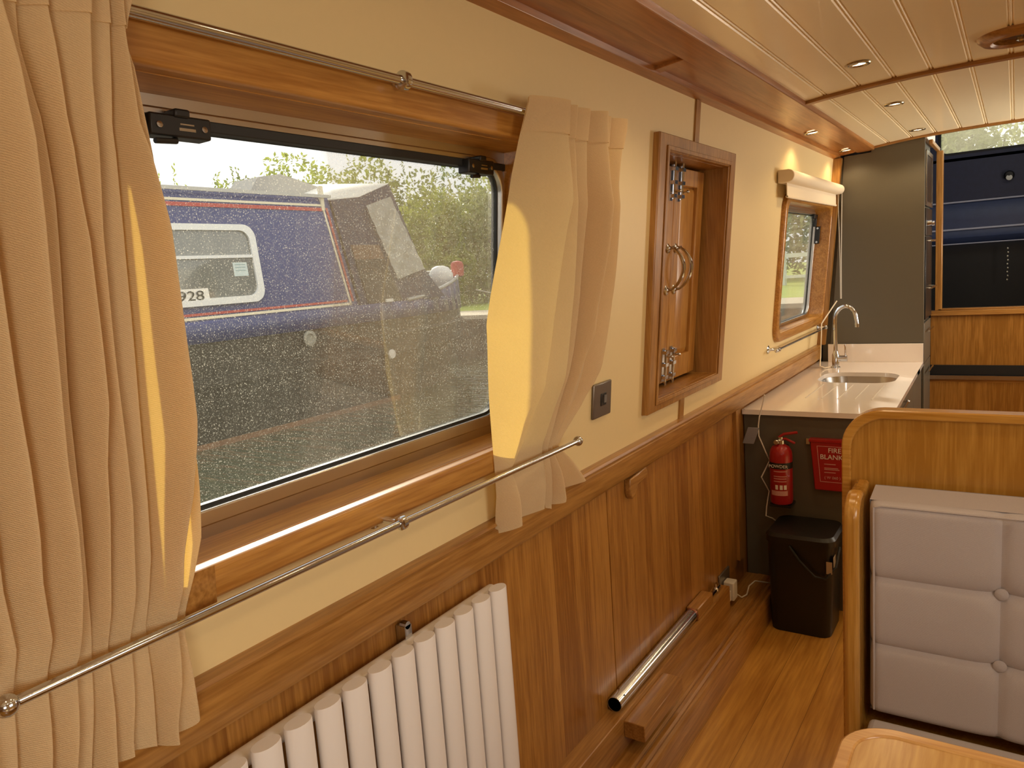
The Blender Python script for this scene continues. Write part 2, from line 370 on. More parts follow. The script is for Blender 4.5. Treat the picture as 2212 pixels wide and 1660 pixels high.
# window 1 ------------------------------------------------------------------
def window(name, H, trim, proj, r_in, r_out, label, glassm, tm, ins=(.02, .02, .05, .04), dp=0):
    W = lambda y, z, o: globals()['W'](y, z, o if o > -.05 else o+dp)
    y0, y1, z0, z1 = H; root = sthing(name, W((y0+y1)/2, z0, 0), label)
    n = 6
    out = rrect(y0-trim, y1+trim, z0-trim, z1+trim, max(r_out, .002), n); inn = rrect(y0, y1, z0, z1, max(r_in, .002), n)
    MB().ring(out, inn, -.01, proj, W).build('window_trim', tm, root, bevel=.009, seg=3)
    inr = rrect(y0+.001, y1-.001, z0+.001, z1-.001, max(r_in, .002), n); rev = rrect(y0-.012, y1+.012, z0-.012, z1+.012, max(r_in, .01), n)
    MB().ring(rev, inr, -.10, 0, W).build('window_reveal', oakD if trim < .07 else oakZ, root)
    i0, i1, i2, i3 = ins
    def ring_at(k, r): return rrect(y0+i0*k, y1-i1*k, z0+i2*k, z1-i3*k, r, n)
    fo = rrect(y0-.01, y1+.01, z0-.01, z1+.01, .03, n); fm = ring_at(.45, .06); fi = ring_at(1, .055); gi = ring_at(1.12, .05)
    MB().ring(fo, fm, -.115, -.088, W).build('window_frame', alum, root, bevel=.002)
    MB().ring(fm, fi, -.112, -.080, W).build('window_frame', alum, root, bevel=.003)
    MB().ring(fi, gi, -.106, -.094, W).build('gasket', gasket, root)
    MB().prism(gi, -.102, -.098, W).build('window_pane', glassm, root)
    return root
w1 = window('window_1', H1, .053, .03, .002, .002, 'large port window over the radiator between the curtains', glass1, oakD)
w2 = window('window_2', H2, .045, .022, .06, .09, 'small galley window with rounded oak frame', glass2, oakD, ins=(.02, .015, .02, .03), dp=.018)
# black top rail and catches on window 1
mb = MB(); wbox(mb, .56, 1.52, 1.79, 1.806, -.10, -.078); mb.build('top_rail', gasket, w1, bevel=.002)
mb = MB(); wbox(mb, .548, .612, 1.108, 1.1665, .0295, .0315); mb.build('corner_block', oakX, w1, bevel=.001)
for y in (.672, 1.40):
    mb = MB(); wbox(mb, y-.048, y+.048, 1.774, 1.804, -.09, -.06); wbox(mb, y-.012, y+.012, 1.80, 1.812, -.085, -.055)
    c = mb.build('window_catch', blackp, w1, bevel=.003); c['label'] = 'black catch'
    for dy in (-.034, .036): MB().lathe([(.0045, 0), (.0045, .002), (.002, .0025)], W(y+dy, 1.788, -.06), (1, 0, TB)).build('screw', steel, c)
    MB().box(y-.004, y+.022, 1.783, 1.787, -.0601, -.0594, T=W).box(y-.002, y+.020, 1.791, 1.793, -.0601, -.0594, T=W).build('badge', steel, c)
    mb = MB(); mb.tube([W(y-.005, 1.775, -.07), W(y-.01, 1.768, -.06), W(y-.045, 1.765, -.055)], .004, 8); mb.build('lever', blackp, c)
for z in (1.70,): 
    mb = MB(); wbox(mb, 4.812, 4.834, 1.60, 1.70, -.06, -.035); c = mb.build('window_catch', blackp, w2, bevel=.002)
    for dz in (1.61, 1.69): MB().lathe([(.006, 0), (.006, .003)], W(4.812, dz, -.048), (0, -1, 0)).build('screw', steel, c)
mb = MB(); wbox(mb, 4.74, 4.82, 1.745, 1.77, -.070, -.055); wbox(mb, 4.79, 4.82, 1.70, 1.77, -.070, -.055); mb.build('window_catch', blackp, w2, bevel=.002)
mb = MB(); wbox(mb, 4.05, 4.14, 1.18, 1.25, -.079, -.055); mb.build('window_catch', greyp, w2, bevel=.002)
# starboard window frames, all unseen; the last one added to light the galley
for k, (a, b, c_, d) in enumerate(RH):
    struct(MB().ring(rrect(a-.05, b+.05, c_-.05, d+.05, .02), rrect(a, b, c_, d, .02), -.03, .02, WR).build('window_%d' % (3+k), oakD))

# side hatch ------------------------------------------------------------------
y0, y1, z0, z1 = HD; hd = sthing('door_1', W((y0+y1)/2, z0, 0), 'oak side hatch with pair of small doors in the port wall')
for nm, a in (('door_frame', (y0-.075, y1+.073, z0-.04, z1+.052)),):
    MB().ring(rrect(*a, .002), rrect(y0, y1, z0, z1, .002), -.01, .022, W).build(nm, oakZ, hd, bevel=.004)
    MB().ring(rrect(y0-.018, y1+.018, z0-.018, z1+.018, .002), rrect(y0-.004, y1+.004, z0-.004, z1+.004, .002), .0221, .027, W).build('door_frame', oakZ, hd, bevel=.002)
MB().ring(rrect(y0-.012, y1+.012, z0-.012, z1+.012, .002), rrect(y0+.001, y1-.001, z0+.001, z1-.001, .002), -.12, 0, W).build('door_lining', oakZ, hd)
mb = MB(); wbox(mb, y0-.01, y1+.01, z0-.01, z1+.01, -.15, -.12); mb.build('steel_outer_door', voidm, hd)
ym = 2.553
for a, b in ((y0+.004, ym-.001), (ym+.001, 2.845)):
    s_, zt, zb = .062, z1-.012, z0+.012
    mb = MB()
    wbox(mb, a, a+s_, zb, zt, -.088, -.065); wbox(mb, b-s_, b, zb, zt, -.088, -.065)
    wbox(mb, a+s_, b-s_, zb, zb+.085, -.088, -.065); wbox(mb, a+s_, b-s_, zt-.06, zt, -.088, -.065)
    lf = mb.build('door_leaf', doorm, hd, bevel=.003)
    P0 = rrect(a+s_, b-s_, zb+.085, zt-.06, .002); P1 = rrect(a+s_+.02, b-s_-.02, zb+.105, zt-.08, .002)
    mb = MB(); n = len(P0)
    mb.add([W(p[0], p[1], -.082) for p in P0]+[W(p[0], p[1], -.071) for p in P1], [tuple(range(n, 2*n))]+[(i, (i+1) % n, n+(i+1) % n, n+i) for i in range(n)])
    mb.build('raised_panel', doorm, lf)
    yh = b-.035 if a < 2.4 else a+.035
    mb = MB()
    for z in (1.60, 1.455): mb.lathe([(.017, 0), (.017, .003), (.010, .006), (.006, .012), (.005, .022)], W(yh, z, -.065), (1, 0, TB))
    pts = []
    for k in range(13):
        t = k/12; z = 1.60-(.145)*t; pts.append(W(yh, z, -.045+.042*math.sin(math.pi*t)**.7))
    mb.tube(pts, [.0045+.0025*math.sin(math.pi*k/12) for k in range(13)], 10)
    mb.build('bow_handle', chrome, lf)
    for zz, s in ((1.82, 1), (1.19, -1)):
        mb = MB(); wbox(mb, yh-.011, yh+.011, zz-.06, zz+.06, -.065, -.061)
        mb.tube([W(yh, zz-.055*s, -.052), W(yh, zz+.075*s, -.052)], .005, 10)
        for q in (-.045, 0, .045): wbox(mb, yh-.013, yh+.013, zz+q-.006, zz+q+.006, -.063, -.045)
        mb.tube([W(yh, zz-.03*s, -.052), W(yh, zz-.03*s, -.032)], .004, 8); mb.ball(W(yh, zz-.03*s, -.03), .006)
        mb.build('barrel_bolt', chrome, lf)

# downlights ------------------------------------------------------------------
def downlight(x, y, z, nrm, label, energy, group):
    t = thing('downlight', (x, y, z), label, 'ceiling light', group)
    ax = Vector(nrm)
    MB().lathe([(.026, .001), (.026, -.001), (.037, -.0005), (.040, .002), (.038, .005), (.029, .006), (.025, .002)], (x, y, z), ax, n=28, cap=False).build('bezel', plain_bez, t)
    MB().lathe([(.0255, .0015), (.012, .0005), (0.0001, 0)], (x, y, z), ax, n=24, cap=False).build('lens', lampm, t)
    l = lamp('downlight_beam', 'SPOT', Vector((x, y, z))+ax*.012, Vector((x, y, z))+ax, energy, (1, .74, .42), spot_size=math.radians(142), spot_blend=.45, shadow_soft_size=.025)
    wl = l.matrix_world; l.parent = t; l.location = ax*.012
    return t
plain_bez = plain('brass_chrome_bezel', (.45, .38, .26), .25, 1)
EL = 5.5
vis = {2.79: 'nearest of the three lit ceiling downlights, beside the oak rib', 3.68: 'middle of the three lit ceiling downlights, beyond the oak rib', 4.60: 'farthest of the three lit ceiling downlights, by the grey cupboard'}
for y, lb in vis.items(): downlight(-.44, y, zc(-.44), (0, 0, -1), lb, EL, 'port ceiling downlights')
for y, lb in ((3.86, 'downlight in the oak cornice above the galley blind'), (4.72, 'downlight in the oak cornice closest to the grey cupboard')):
    downlight(-.805, y, 2.108, (0.1, 0, -1), lb, 2.6, 'cornice downlights')
for x, y, e_ in ((-.44, 1.9, 6), (-.44, 1.0, 1.5), (-.44, .1, 2.2), (.44, .1, 3), (.44, 1.0, 3), (.44, 1.9, 6), (.44, 2.8, 7), (.44, 3.7, 7), (.44, 4.6, 6)):
    downlight(x, y, zc(x), (0, 0, -1), 'lit round ceiling downlight beyond the edge of the picture', e_, 'other ceiling downlights')
# mushroom vent ring
v = thing('ceiling_vent', (0, 2.86, 2.15), 'round turned oak vent ring on the ceiling with dark mushroom centre', 'vent')
MB().lathe([(.072, .0), (.070, .018), (.078, .024), (.098, .022), (.112, .010), (.115, 0)], (0, 2.86, zc(0)+.002), (0, 0, -1), n=40, cap=False).build('oak_ring', oakX, v)
MB().lathe([(.07, 0), (.07, .004), (.04, .012), (.001, .014)], (0, 2.86, zc(0)+.004), (0, 0, -1), n=32).build('vent_cap', plain('brown_vent_cap', (.10, .04, .015), .3, .3), v)
MB().lathe([(.012, 0), (.012, .012), (.004, .016)], (0, 2.86, zc(0)-.009), (0, 0, -1), n=20).build('vent_knob', chrome, v)

# curtain rails ------------------------------------------------------------------
def rail(label, ya, yb, z, o, r, brackets, ends, name='curtain_rail', cat='curtain rail', r_end=None):
    t = thing(name, W((ya+yb)/2, z, o), label, cat)
    MB().tube([W(ya, z, o), W((ya+yb)/2, z, o), W(yb, z, o)], r, 16).build('rod', chrome, t)
    for y in ends: MB().ball(W(y, z, o), r_end or r*1.75).build('finial', chrome, t)
    for y in brackets:
        mb = MB(); mb.lathe([(.020, 0), (.020, .003), (.012, .007), (.007, .012), (.006, o)], W(y, z, 0), (1, 0, 0), n=20)
        mb.lathe([(r*1.2, -.008), (r*2.0, -.005), (r*2.05, 0), (r*2.0, .005), (r*1.2, .008)], W(y+.0, z, o), (0, 1, 0), n=20)
        mb.build('bracket', chrome, t, angle=50)
    return t
rail('chrome curtain rail above the large window', .12, 1.75, 1.885, .050, .008, (1.02,), (.12, 1.75), r_end=.011)
rail('chrome rod holding the curtain hems below the large window', .318, 1.64, 1.118, .07, .0065, (.97,), (.318, 1.64), r_end=.013)
rail('chrome hanging rail under the galley window', 3.66, 4.86, 1.10, .05, .006, (3.70, 4.8), (3.66,), 'utensil_rail', 'rail')

# curtains ------------------------------------------------------------------
def curtain(knots, ztop, zbot, base, amp, p, over, label, hem, name='curtain'):
    # knots: list of tables [(y, z)], left to right; base/amp tables vs z
    K = len(knots)-1; m = 16
    def surf(z, s):
        k = min(K-1, int(s)); t = s-k
        a, b = lerp(knots[k], z), lerp(knots[k+1], z); wd = b-a
        A = lerp(amp, z)*(0.75+.35*math.sin(k*2.3+1.1))*min(1.25, max(.35, wd/.035))**.6
        tp = t**p; bump = max(0, math.sin(math.pi*tp))**.68
        y = a+wd*t+over*wd*bump*math.sin(math.pi*t)*.8
        if k == K-1 and t > .5: bump = bump*.7+.3*math.sin(math.pi*.5)*(1-(t-.5)*1.2)
        wob = .004*math.sin(z*9+k*1.7)+.002*math.sin(z*23+k*3)
        return W(y, z, lerp(base, z)+A*bump+wob*.5)
    t = thing(name, W(lerp(knots[0], 1.5), zbot, .05), label, 'curtain')
    nz = 90
    def f(u, v):
        s = u*K*.99999; zb = zbot+hem(s/K) if hem else zbot
        z = ztop+(zb-ztop)*v; return surf(z, s)
    MB().grid(f, K*m, nz).build('curtain_cloth', curtm, t, angle=180, fix=False)
    def h(u, v):
        s = u*K*.99999; z = ztop+.003-(.072)*v; x, y, zz = surf(z, s); return (x+.003, y, zz)
    MB().grid(h, K*m, 6).build('heading_band', curtm, t, angle=180, fix=False)
    def hm(u, v):
        s = u*K*.99999; zb = zbot+hem(s/K) if hem else zbot; z = zb-.001+(.004)*v; x, y, zz = surf(z, s); return (x+.0005, y, zz)
    return t
Le = [(y-.010, z) for y, z in [(.545, 1.894), (.536, 1.865), (.532, 1.844), (.542, 1.82), (.554, 1.727), (.565, 1.634), (.582, 1.408), (.586, 1.327), (.587, 1.227), (.572, 1.137), (.564, 1.085), (.566, 1.048), (.57, .97)]]
G = [(.518, 1.87), (.52, 1.812), (.52, 1.75), (.537, 1.634), (.553, 1.398), (.54, 1.212), (.537, 1.104), (.520, .97)]
N = [(.505, 1.858), (.498, 1.748), (.502, 1.633), (.508, 1.347), (.508, 1.222), (.500, 1.13), (.497, .97)]
Yk = [(.478, 1.877), (.473, 1.794), (.472, 1.633), (.476, 1.428), (.476, 1.355), (.479, 1.195), (.475, 1.107), (.463, .98)]
L3 = [(.434, 1.88), (.437, 1.838), (.44, 1.789), (.452, 1.62), (.454, 1.432), (.45, 1.362), (.449, 1.214), (.448, 1.116), (.437, .97)]
L2 = [(.410, 1.86), (.41, 1.82), (.424, 1.749), (.429, 1.668), (.426, 1.437), (.427, 1.367), (.430, 1.22), (.430, 1.126), (.412, .97)]
L1 = [(.388, 1.861), (.395, 1.792), (.4, 1.633), (.401, 1.442), (.402, 1.374), (.408, 1.227), (.408, 1.133), (.385, .97)]
L0 = [(.355, 1.86), (.36, 1.6), (.365, 1.449), (.368, 1.383), (.371, 1.245), (.379, 1.166), (.360, .97)]
ext = [[(y-.034*k, z) for y, z in L0] for k in range(6, 0, -1)]
bt = [(.066, 1.9), (.052, 1.75), (.036, 1.3), (.034, 1.16), (.032, 1.11), (.034, 1.06), (.03, .97)]
at = [(.026, 1.9), (.034, 1.84), (.058, 1.72), (.060, 1.3), (.038, 1.17), (.018, 1.12), (.024, 1.09), (.036, 1.03), (.038, .96)]
curtain(ext+[L0, L1, L2, L3, Yk, N, G, Le], 1.925, .955, bt, at, 1.45, .35, 'left cream curtain hanging in deep folds, glowing yellow where sun shines through', lambda s: .012*math.sin(s*19)+.01*math.sin(s*7))
E_ = [(1.396, 1.91), (1.372, 1.826), (1.35, 1.746), (1.321, 1.638), (1.283, 1.508), (1.27, 1.452), (1.290, 1.301), (1.308, 1.185), (1.318, 1.131), (1.334, 1.008), (1.34, .981)]
Fk = [(1.539, 1.908), (1.534, 1.843), (1.519, 1.742), (1.478, 1.639), (1.446, 1.497), (1.42, 1.365), (1.392, 1.254), (1.376, 1.154), (1.367, 1.099), (1.403, .971)]
B = [(1.576, 1.909), (1.570, 1.847), (1.574, 1.747), (1.575, 1.649), (1.574, 1.489), (1.558, 1.357), (1.535, 1.225), (1.521, 1.137), (1.545, .971)]
B1 = [(1.642, 1.907), (1.633, 1.822), (1.628, 1.748), (1.622, 1.649), (1.612, 1.486), (1.593, 1.353), (1.558, 1.221), (1.539, 1.127), (1.575, .983)]
Ck = [(1.704, 1.907), (1.698, 1.818), (1.683, 1.738), (1.667, 1.641), (1.649, 1.491), (1.633, 1.39), (1.600, 1.301), (1.570, 1.176), (1.553, 1.122), (1.610, .978)]
Dk = [(1.764, 1.907), (1.758, 1.822), (1.726, 1.731), (1.719, 1.681), (1.702, 1.481), (1.680, 1.412), (1.640, 1.239), (1.568, 1.119), (1.648, .972)]
Rk = [(1.835, 1.894), (1.803, 1.815), (1.787, 1.757), (1.773, 1.523), (1.745, 1.404), (1.705, 1.287), (1.660, 1.209), (1.590, 1.118), (1.627, 1.082), (1.772, .97)]
bt2 = [(.064, 1.9), (.050, 1.75), (.040, 1.3), (.035, 1.16), (.034, 1.118), (.034, 1.06), (.02, .97)]
at2 = [(.028, 1.9), (.036, 1.84), (.070, 1.70), (.072, 1.3), (.034, 1.17), (.016, 1.118), (.024, 1.09), (.034, 1.03), (.036, .96)]
curtain([E_, Fk, B, B1, Ck, Dk, Rk], 1.912, .975, bt2, at2, 1.35, .22, 'right cream curtain gathered beside the large window and pinched behind the lower rod', lambda s: .012*math.sin(s*9)-.012*(s < .45))

# wall socket, lower wall fittings ------------------------------------------------
t = thing('socket_plate', W(1.898, 1.13, 0), 'dark brushed wall socket plate right of the curtain', 'socket')
mb = MB(); wbox(mb, 1.843, 1.955, 1.127, 1.228, 0, .009); mb.build('plate', switchm, t, bevel=.004)
mb = MB(); wbox(mb, 1.885, 1.918, 1.160, 1.196, .009, .011); mb.build('insert', blackp, t, bevel=.001)
mb = MB(); wbox(mb, 1.90, 1.915, 1.168, 1.190, .011, .014); mb.build('jack', greyp, t)
# wooden turn catch on lower wall
P = [(2.065, .895), (2.19, .905), (2.20, .885), (2.19, .868), (2.12, .862), (2.095, .835), (2.075, .828), (2.062, .85)]
o = MB().prism(P, 0, .022, lambda u, v, w_: (-1+w_, u, v)).build('turn_catch', oakY, bevel=.004)
o.location.x += 0; tag(o, 'small oak turn catch on the panelling just under the rail', 'catch')
# radiator
rd = thing('radiator', (-.95, .78, .28), 'white tubular radiator with oval upright tubes on the oak panelling', 'radiator')
mb = MB()
for z in (.845, .32): mb.prism([(.018*math.cos(a)-.972, z+.014*math.sin(a)) for a in [k*math.pi/8 for k in range(16)]], .24, 1.30, lambda u, v, w_: (u, w_, v))
mb.build('header_pipe', radm, rd)
for k in range(17):
    yc = 1.272-.0625*k
    mb = MB(); pr = []
    n = 20
    vs = []
    for z, s in ((.27, .96), (.273, 1), (.866, 1), (.869, .96)):
        for j in range(n):
            a = 2*math.pi*j/n; vs.append((-.937+.0165*s*math.sin(a), yc+.0262*s*math.cos(a), z))
    fs = [(i*n+j, i*n+(j+1) % n, (i+1)*n+(j+1) % n, (i+1)*n+j) for i in range(3) for j in range(n)]+[tuple(range(n))[::-1], tuple(range(3*n, 4*n))]
    mb.add(vs, fs); mb.build('radiator_tube', radm, rd, angle=30)
mb = MB(); mb.tube([(-.990, 1.02, .885), (-.975, 1.02, .885)], .008, 10); mb.box(-.998, -.975, 1.01, 1.03, .84, .885); mb.build('wall_bracket', chrome, rd)
for yy in (.4,): MB().box(-.998, -.975, yy, yy+.02, .84, .885).build('wall_bracket', chrome, rd)
# chrome table leg lying on ledge
tl = thing('table_leg_tube', (-.968, 2.2, .225), 'chrome table leg tube lying on the oak ledge', 'tube')
mb = MB(); mb.tube([(-.975, 1.87, .249), (-.975, 2.52, .249)], .0235, 28, cap=False)
mb.tube([(-.975, 2.52, .249), (-.975, 1.87, .249)], .0215, 28, cap=False)
mb.lathe([(.0215, 0), (.0235, 0)], (-.975, 1.87, .249), (0, 1, 0), 28, cap=False); mb.build('tube', chrome, tl, fix=False)
MB().lathe([(.0214, 0), (.001, 0)], (-.975, 1.93, .249), (0, 1, 0), 20).build('tube_bore', voidm, tl)  # black disc painted for the shade inside the tube
MB().lathe([(.0248, 0), (.0248, .012), (.0236, .013)], (-.975, 2.52, .249), (0, 1, 0), 28).build('collar', plain('copper_collar', (.42, .16, .08), .3, .8), tl)
MB().box(-.998, -.952, 2.535, 2.70, .226, .272).build('end_block', oakY, tl, bevel=.004)
MB().lathe([(.0025, 0), (.0025, .001)], (-.958, 1.905, .266), (1, 0, 1), 10).build('bolt_hole', voidm, tl)  # black dot painted for the shade in a bolt hole
# stop cock fittings beyond the leg
pf = thing('pipe_fitting', (-.975, 2.82, .225), 'small chrome pipe fitting on the ledge beside the dark socket', 'pipe fitting')
MB().tube([(-.975, 2.73, .235), (-.975, 2.79, .235)], .009, 14).ball((-.975, 2.80, .236), .013).tube([(-.975, 2.80, .236), (-.975, 2.84, .236), (-.99, 2.86, .236)], .008, 12).build('pipe', chrome, pf)
MB().tube([(-.975, 2.80, .245), (-.975, 2.80, .262)], .005, 10).build('tap_spindle', chrome, pf)
# batten
tag(MB().box(-.945, -.878, 1.865, 2.17, .155, .208).build('oak_batten', oakY, bevel=.002), 'short square oak batten fixed to the ledge below the chrome tube', 'batten')
# double socket + plug charger on low wall
sk = thing('wall_socket', (-1.0, 2.98, .10), 'dark metal double socket low on the panelling by the floor', 'socket')
MB().box(-1.0, -.991, 2.90, 3.03, .114, .25).build('plate', switchm, sk, bevel=.003)
ch = thing('plug_charger', (-.98, 3.0, .12), 'white plug charger in the low wall socket', 'charger')
MB().box(-.990, -.945, 2.935, 2.985, .135, .215).build('body', whitep, ch, bevel=.005)
MB().box(-.990, -.955, 2.905, 2.932, .14, .185).build('plug', whitep, ch, bevel=.004)
tag(MB().tube([(-.955, 2.985, .15), (-.94, 3.02, .12), (-.93, 3.06, .118), (-.925, 3.08, .15), (-.91, 3.12, .16), (-.87, 3.20, .125), (-.86, 3.28, .118), (-.88, 3.30, .19), (-.84, 3.30, .20)], .003, 8).build('charger_cable', whitep), 'white cable running from the plug charger towards the bin', 'cable')

# galley ------------------------------------------------------------------
YB, XR, ZW = 4.9, -.428, .882; YW = 4.8805
gc = thing('base_cabinet', (-.72, 4.1, 0), 'olive grey galley base cabinet under the worktop', 'cabinet')
MB().box(-.998, -.455, 3.315, 3.335, 0, .859).box(-.998, -.455, 3.335, 4.87, .09, .69).box(-.998, -.50, 3.335, 4.87, 0, .09).box(-.475, -.455, 3.335, 4.87, .69, .859).build('carcass', greyc, gc)
for i, (a, b) in enumerate(((3.34, 3.99), (3.995, 4.45), (4.455, 4.87))):
    d = MB().box(-.455, -.437, a, b, .11, .850).build('door', greyc, gc, bevel=.002)
    if i == 0:
        mb = MB(); mb.tube([(-.405, 3.43, .826), (-.405, 3.93, .826)], .006, 12)
        for y in (3.45, 3.91): mb.tube([(-.437, y, .826), (-.405, y, .826)], .005, 10).ball((-.405, y, .826), .009)
        mb.build('handle', chrome, d)
# worktop with a hole for the sink (ring + outer slab pieces)
wt = thing('worktop', (-.7, 4.1, ZW-.03), 'pale quartz galley worktop with drainer grooves', 'worktop')
so = rrect(-.862, -.49, 4.08, 4.44, .11, 10); n = len(so)
outer = []
cx, cy = -.676, 4.26
def xr(y): return -.397+(XR+.397)*(y-3.295)/(YB-3.295)
for px_, py_ in so:
    dx, dy = px_-cx, py_-cy; ts = []
    if dx > 1e-6: ts.append((-.42-cx)/dx)
    if dx < -1e-6: ts.append((-1.0-cx)/dx)
    if dy > 1e-6: ts.append((4.6-cy)/dy)
    if dy < -1e-6: ts.append((3.9-cy)/dy)
    t = min(ts); outer.append((cx+dx*t, cy+dy*t))
mb = MB(); T = lambda u, v, w_: (u, v, w_)
mb.ring(outer, so, ZW-.022, ZW, T)
def cornerfill(y_a, y_b): return [(-1.0, y_a), (xr(y_a), y_a), (xr(y_b), y_b), (-1.0, y_b)]
for a, b in ((3.295, 3.9), (4.6, YW)): mb.prism(cornerfill(a, b), ZW-.022, ZW, T)
mb.prism([(-.42, 3.9), (xr(3.9), 3.9), (xr(4.6), 4.6), (-.42, 4.6)], ZW-.022, ZW, T)
for sx, sy in ((-1, 1), (1, 1), (1, -1), (-1, -1)):
    c = (-1.0 if sx < 0 else -.42, 4.6 if sy > 0 else 3.9)
    near = sorted(outer, key=lambda p: (p[0]-c[0])**2+(p[1]-c[1])**2)
    a = next(p for p in near if abs(p[0]-c[0]) < 1e-6); b = next(p for p in near if abs(p[1]-c[1]) < 1e-6)
    mb.prism([c, a, b], ZW-.022, ZW, T)
mb.build('slab', quartz, wt)
MB().box(-.94, XR, YW-.02, YW, ZW, .99).build('splashback', quartz, wt, bevel=.001)
for gxx in (-.80, -.73, -.66, -.59, -.52):
    MB().box(gxx-.0025, gxx+.0025, 3.62, 4.02, ZW+.0002, ZW+.0012).build('drainer_groove', whitep, wt)
sk = thing('sink', (cx, cy, ZW-.15), 'undermounted stainless steel sink bowl in the worktop', 'sink')
si = rrect(-.866, -.486, 4.076, 4.444, .11, 10); sb = rrect(-.84, -.51, 4.10, 4.42, .10, 10); n = len(si)
mb = MB(); mb.add([(p[0], p[1], ZW-.023) for p in si]+[(p[0], p[1], ZW-.16) for p in sb], [(i, (i+1) % n, n+(i+1) % n, n+i) for i in range(n)]+[tuple(range(n, 2*n))])
mb.build('bowl', steel, sk, fix=False); MB().lathe([(.035, 0), (.03, .002), (.001, .001)], (cx, cy, ZW-.1595)).build('waste', chrome, sk)
# tap
tp = thing('kitchen_tap', (-.852, 4.62, ZW), 'tall chrome swan neck kitchen tap behind the sink', 'tap')
MB().lathe([(.026, 0), (.026, .004), (.020, .008), (.020, .075), (.015, .085), (.013, .10)], (-.852, 4.62, ZW), n=24).build('tap_body', chrome, tp)
pts = [(-.852, 4.62, .96), (-.852, 4.62, 1.14)]
for k in range(1, 13):
    a = math.pi*(1-k/12*.9); pts.append((-.797+.055*math.cos(a), 4.62, 1.16+.075*math.sin(a)))
pts.append((-.737, 4.62, 1.13)); MB().tube(pts, [.0115]*len(pts), 14).build('spout', chrome, tp)
MB().lathe([(.013, 0), (.013, .02)], (-.7375, 4.62, 1.115), n=16).build('spout_nozzle', chrome, tp)
MB().tube([(-.852, 4.62, .935), (-.79, 4.62, .935)], .017, 16).tube([(-.80, 4.62, .945), (-.80, 4.62, 1.0), (-.803, 4.62, 1.015)], .0045, 10).build('lever', chrome, tp)
# tall cupboard
tc = thing('tall_cabinet', (-.68, 5.11, 0), 'tall olive grey cupboard housing the ovens beside the bulkhead', 'cabinet')
MB().prism([(-.995, 0), (XR-.013, 0), (XR-.013, 2.128), (-.70, 2.112), (-.70, 2.09), (-.885, 2.07), (-.975, 1.1)], YB, 5.333, lambda u, v, w_: (u, w_, v)).build('carcass', greyc, tc)
MB().prism([(-.93, .99), (XR, .99), (XR, 2.135), (-.70, 2.125), (-.70, 2.095), (-.845, 2.09)], YB-.018, YB, lambda u, v, w_: (u, w_, v)).build('end_panel', greyc, tc, bevel=.002)
for a, b in ((.10, .50), (.505, .86), (.865, 1.10)):
    d = MB().box(XR-.012, XR, YB+.02, 5.30, a, b).build('drawer', greyc, tc, bevel=.002)
    MB().tube([(XR+.02, YB+.08, b-.05), (XR+.02, 5.24, b-.05)], .005, 10).build('handle', chrome, d)
ov = thing('microwave', (XR, 5.1, 1.76), 'built-in microwave with black glass and chrome surround at the top of the cupboard', 'microwave')
MB().ring(rrect(YB+.03, 5.31, 1.765, 2.075, .01), rrect(YB+.055, 5.285, 1.79, 2.05, .01), XR-.012, XR+.006, lambda u, v, w_: (w_, u, v)).build('surround', steel, ov)
MB().box(XR-.012, XR+.002, YB+.055, 5.285, 1.79, 2.05).build('glass_door', darkglass, ov)
o2 = thing('built_in_oven', (XR, 5.1, 1.12), 'built-in oven below the microwave with chrome knobs', 'oven')
MB().box(XR-.012, XR+.004, YB+.03, 5.31, 1.60, 1.755).build('control_panel', plain('dark_oven_panel', (.05, .045, .04), .3, .6), o2, bevel=.002)
MB().box(XR-.012, XR+.004, YB+.03, 5.31, 1.12, 1.595).build('oven_door', darkglass, o2, bevel=.002)
for y in (5.02, 5.19): MB().lathe([(.018, 0), (.016, .022), (.002, .023)], (XR+.004, y, 1.67), (1, 0, 0)).build('knob', chrome, o2)
for z in (1.57, 1.30): MB().tube([(XR+.03, YB+.08, z), (XR+.03, 5.27, z)], .006, 10).tube([(XR, YB+.1, z), (XR+.03, YB+.1, z)], .005, 8).tube([(XR, 5.25, z), (XR+.03, 5.25, z)], .005, 8).build('handle', chrome, o2)
# roller blind
rb = thing('roller_blind', W(4.2, 1.84, .05), 'cream roller blind rolled up above the galley window', 'blind')
P = [(.0, 0)]
mb = MB(); P = [(-.905+.005, 1.925), (-.845, 1.925), (-.845+.0, 1.875)]
pr = [(-.907, 1.930), (-.862, 1.930)]+[(-.862+.028*math.sin(a), 1.902-.028*-math.cos(a)) for a in [math.radians(d) for d in range(10, 181, 17)]]+[(-.907, 1.872)]
MB().prism(pr, 3.62, 4.83, lambda u, v, w_: (u, w_, v)).build('cassette', blindm, rb, bevel=.003)
mb = MB(); mb.box(-.880, -.876, 3.66, 4.80, 1.81, 1.88); mb.build('blind_fabric', blindm, rb)
MB().tube([(-.878, 3.66, 1.812), (-.878, 4.80, 1.812)], .006, 10).build('bottom_bar', blindm, rb)
for dx in (0, .022): MB().tube([(-.868+dx, 4.815, 1.88), (-.855+dx*.3, 4.79, 1.50), (-.850+dx*.2, 4.77, 1.27)], .0022, 6).build('pull_chain', whitep, rb)
tag(MB().tube([(-.865, 4.74, 1.26), (-.905, 4.70, 1.19), (-.935, 4.66, 1.135), (-.935, 4.65, 1.08), (-.93, 4.60, .96), (-.918, 4.52, .905), (-.90, 4.56, .888), (-.88, 4.60, .888)], .0035, 8).build('blind_cord', blindm), 'pale cord looped over the galley rail beside the tap', 'cord')

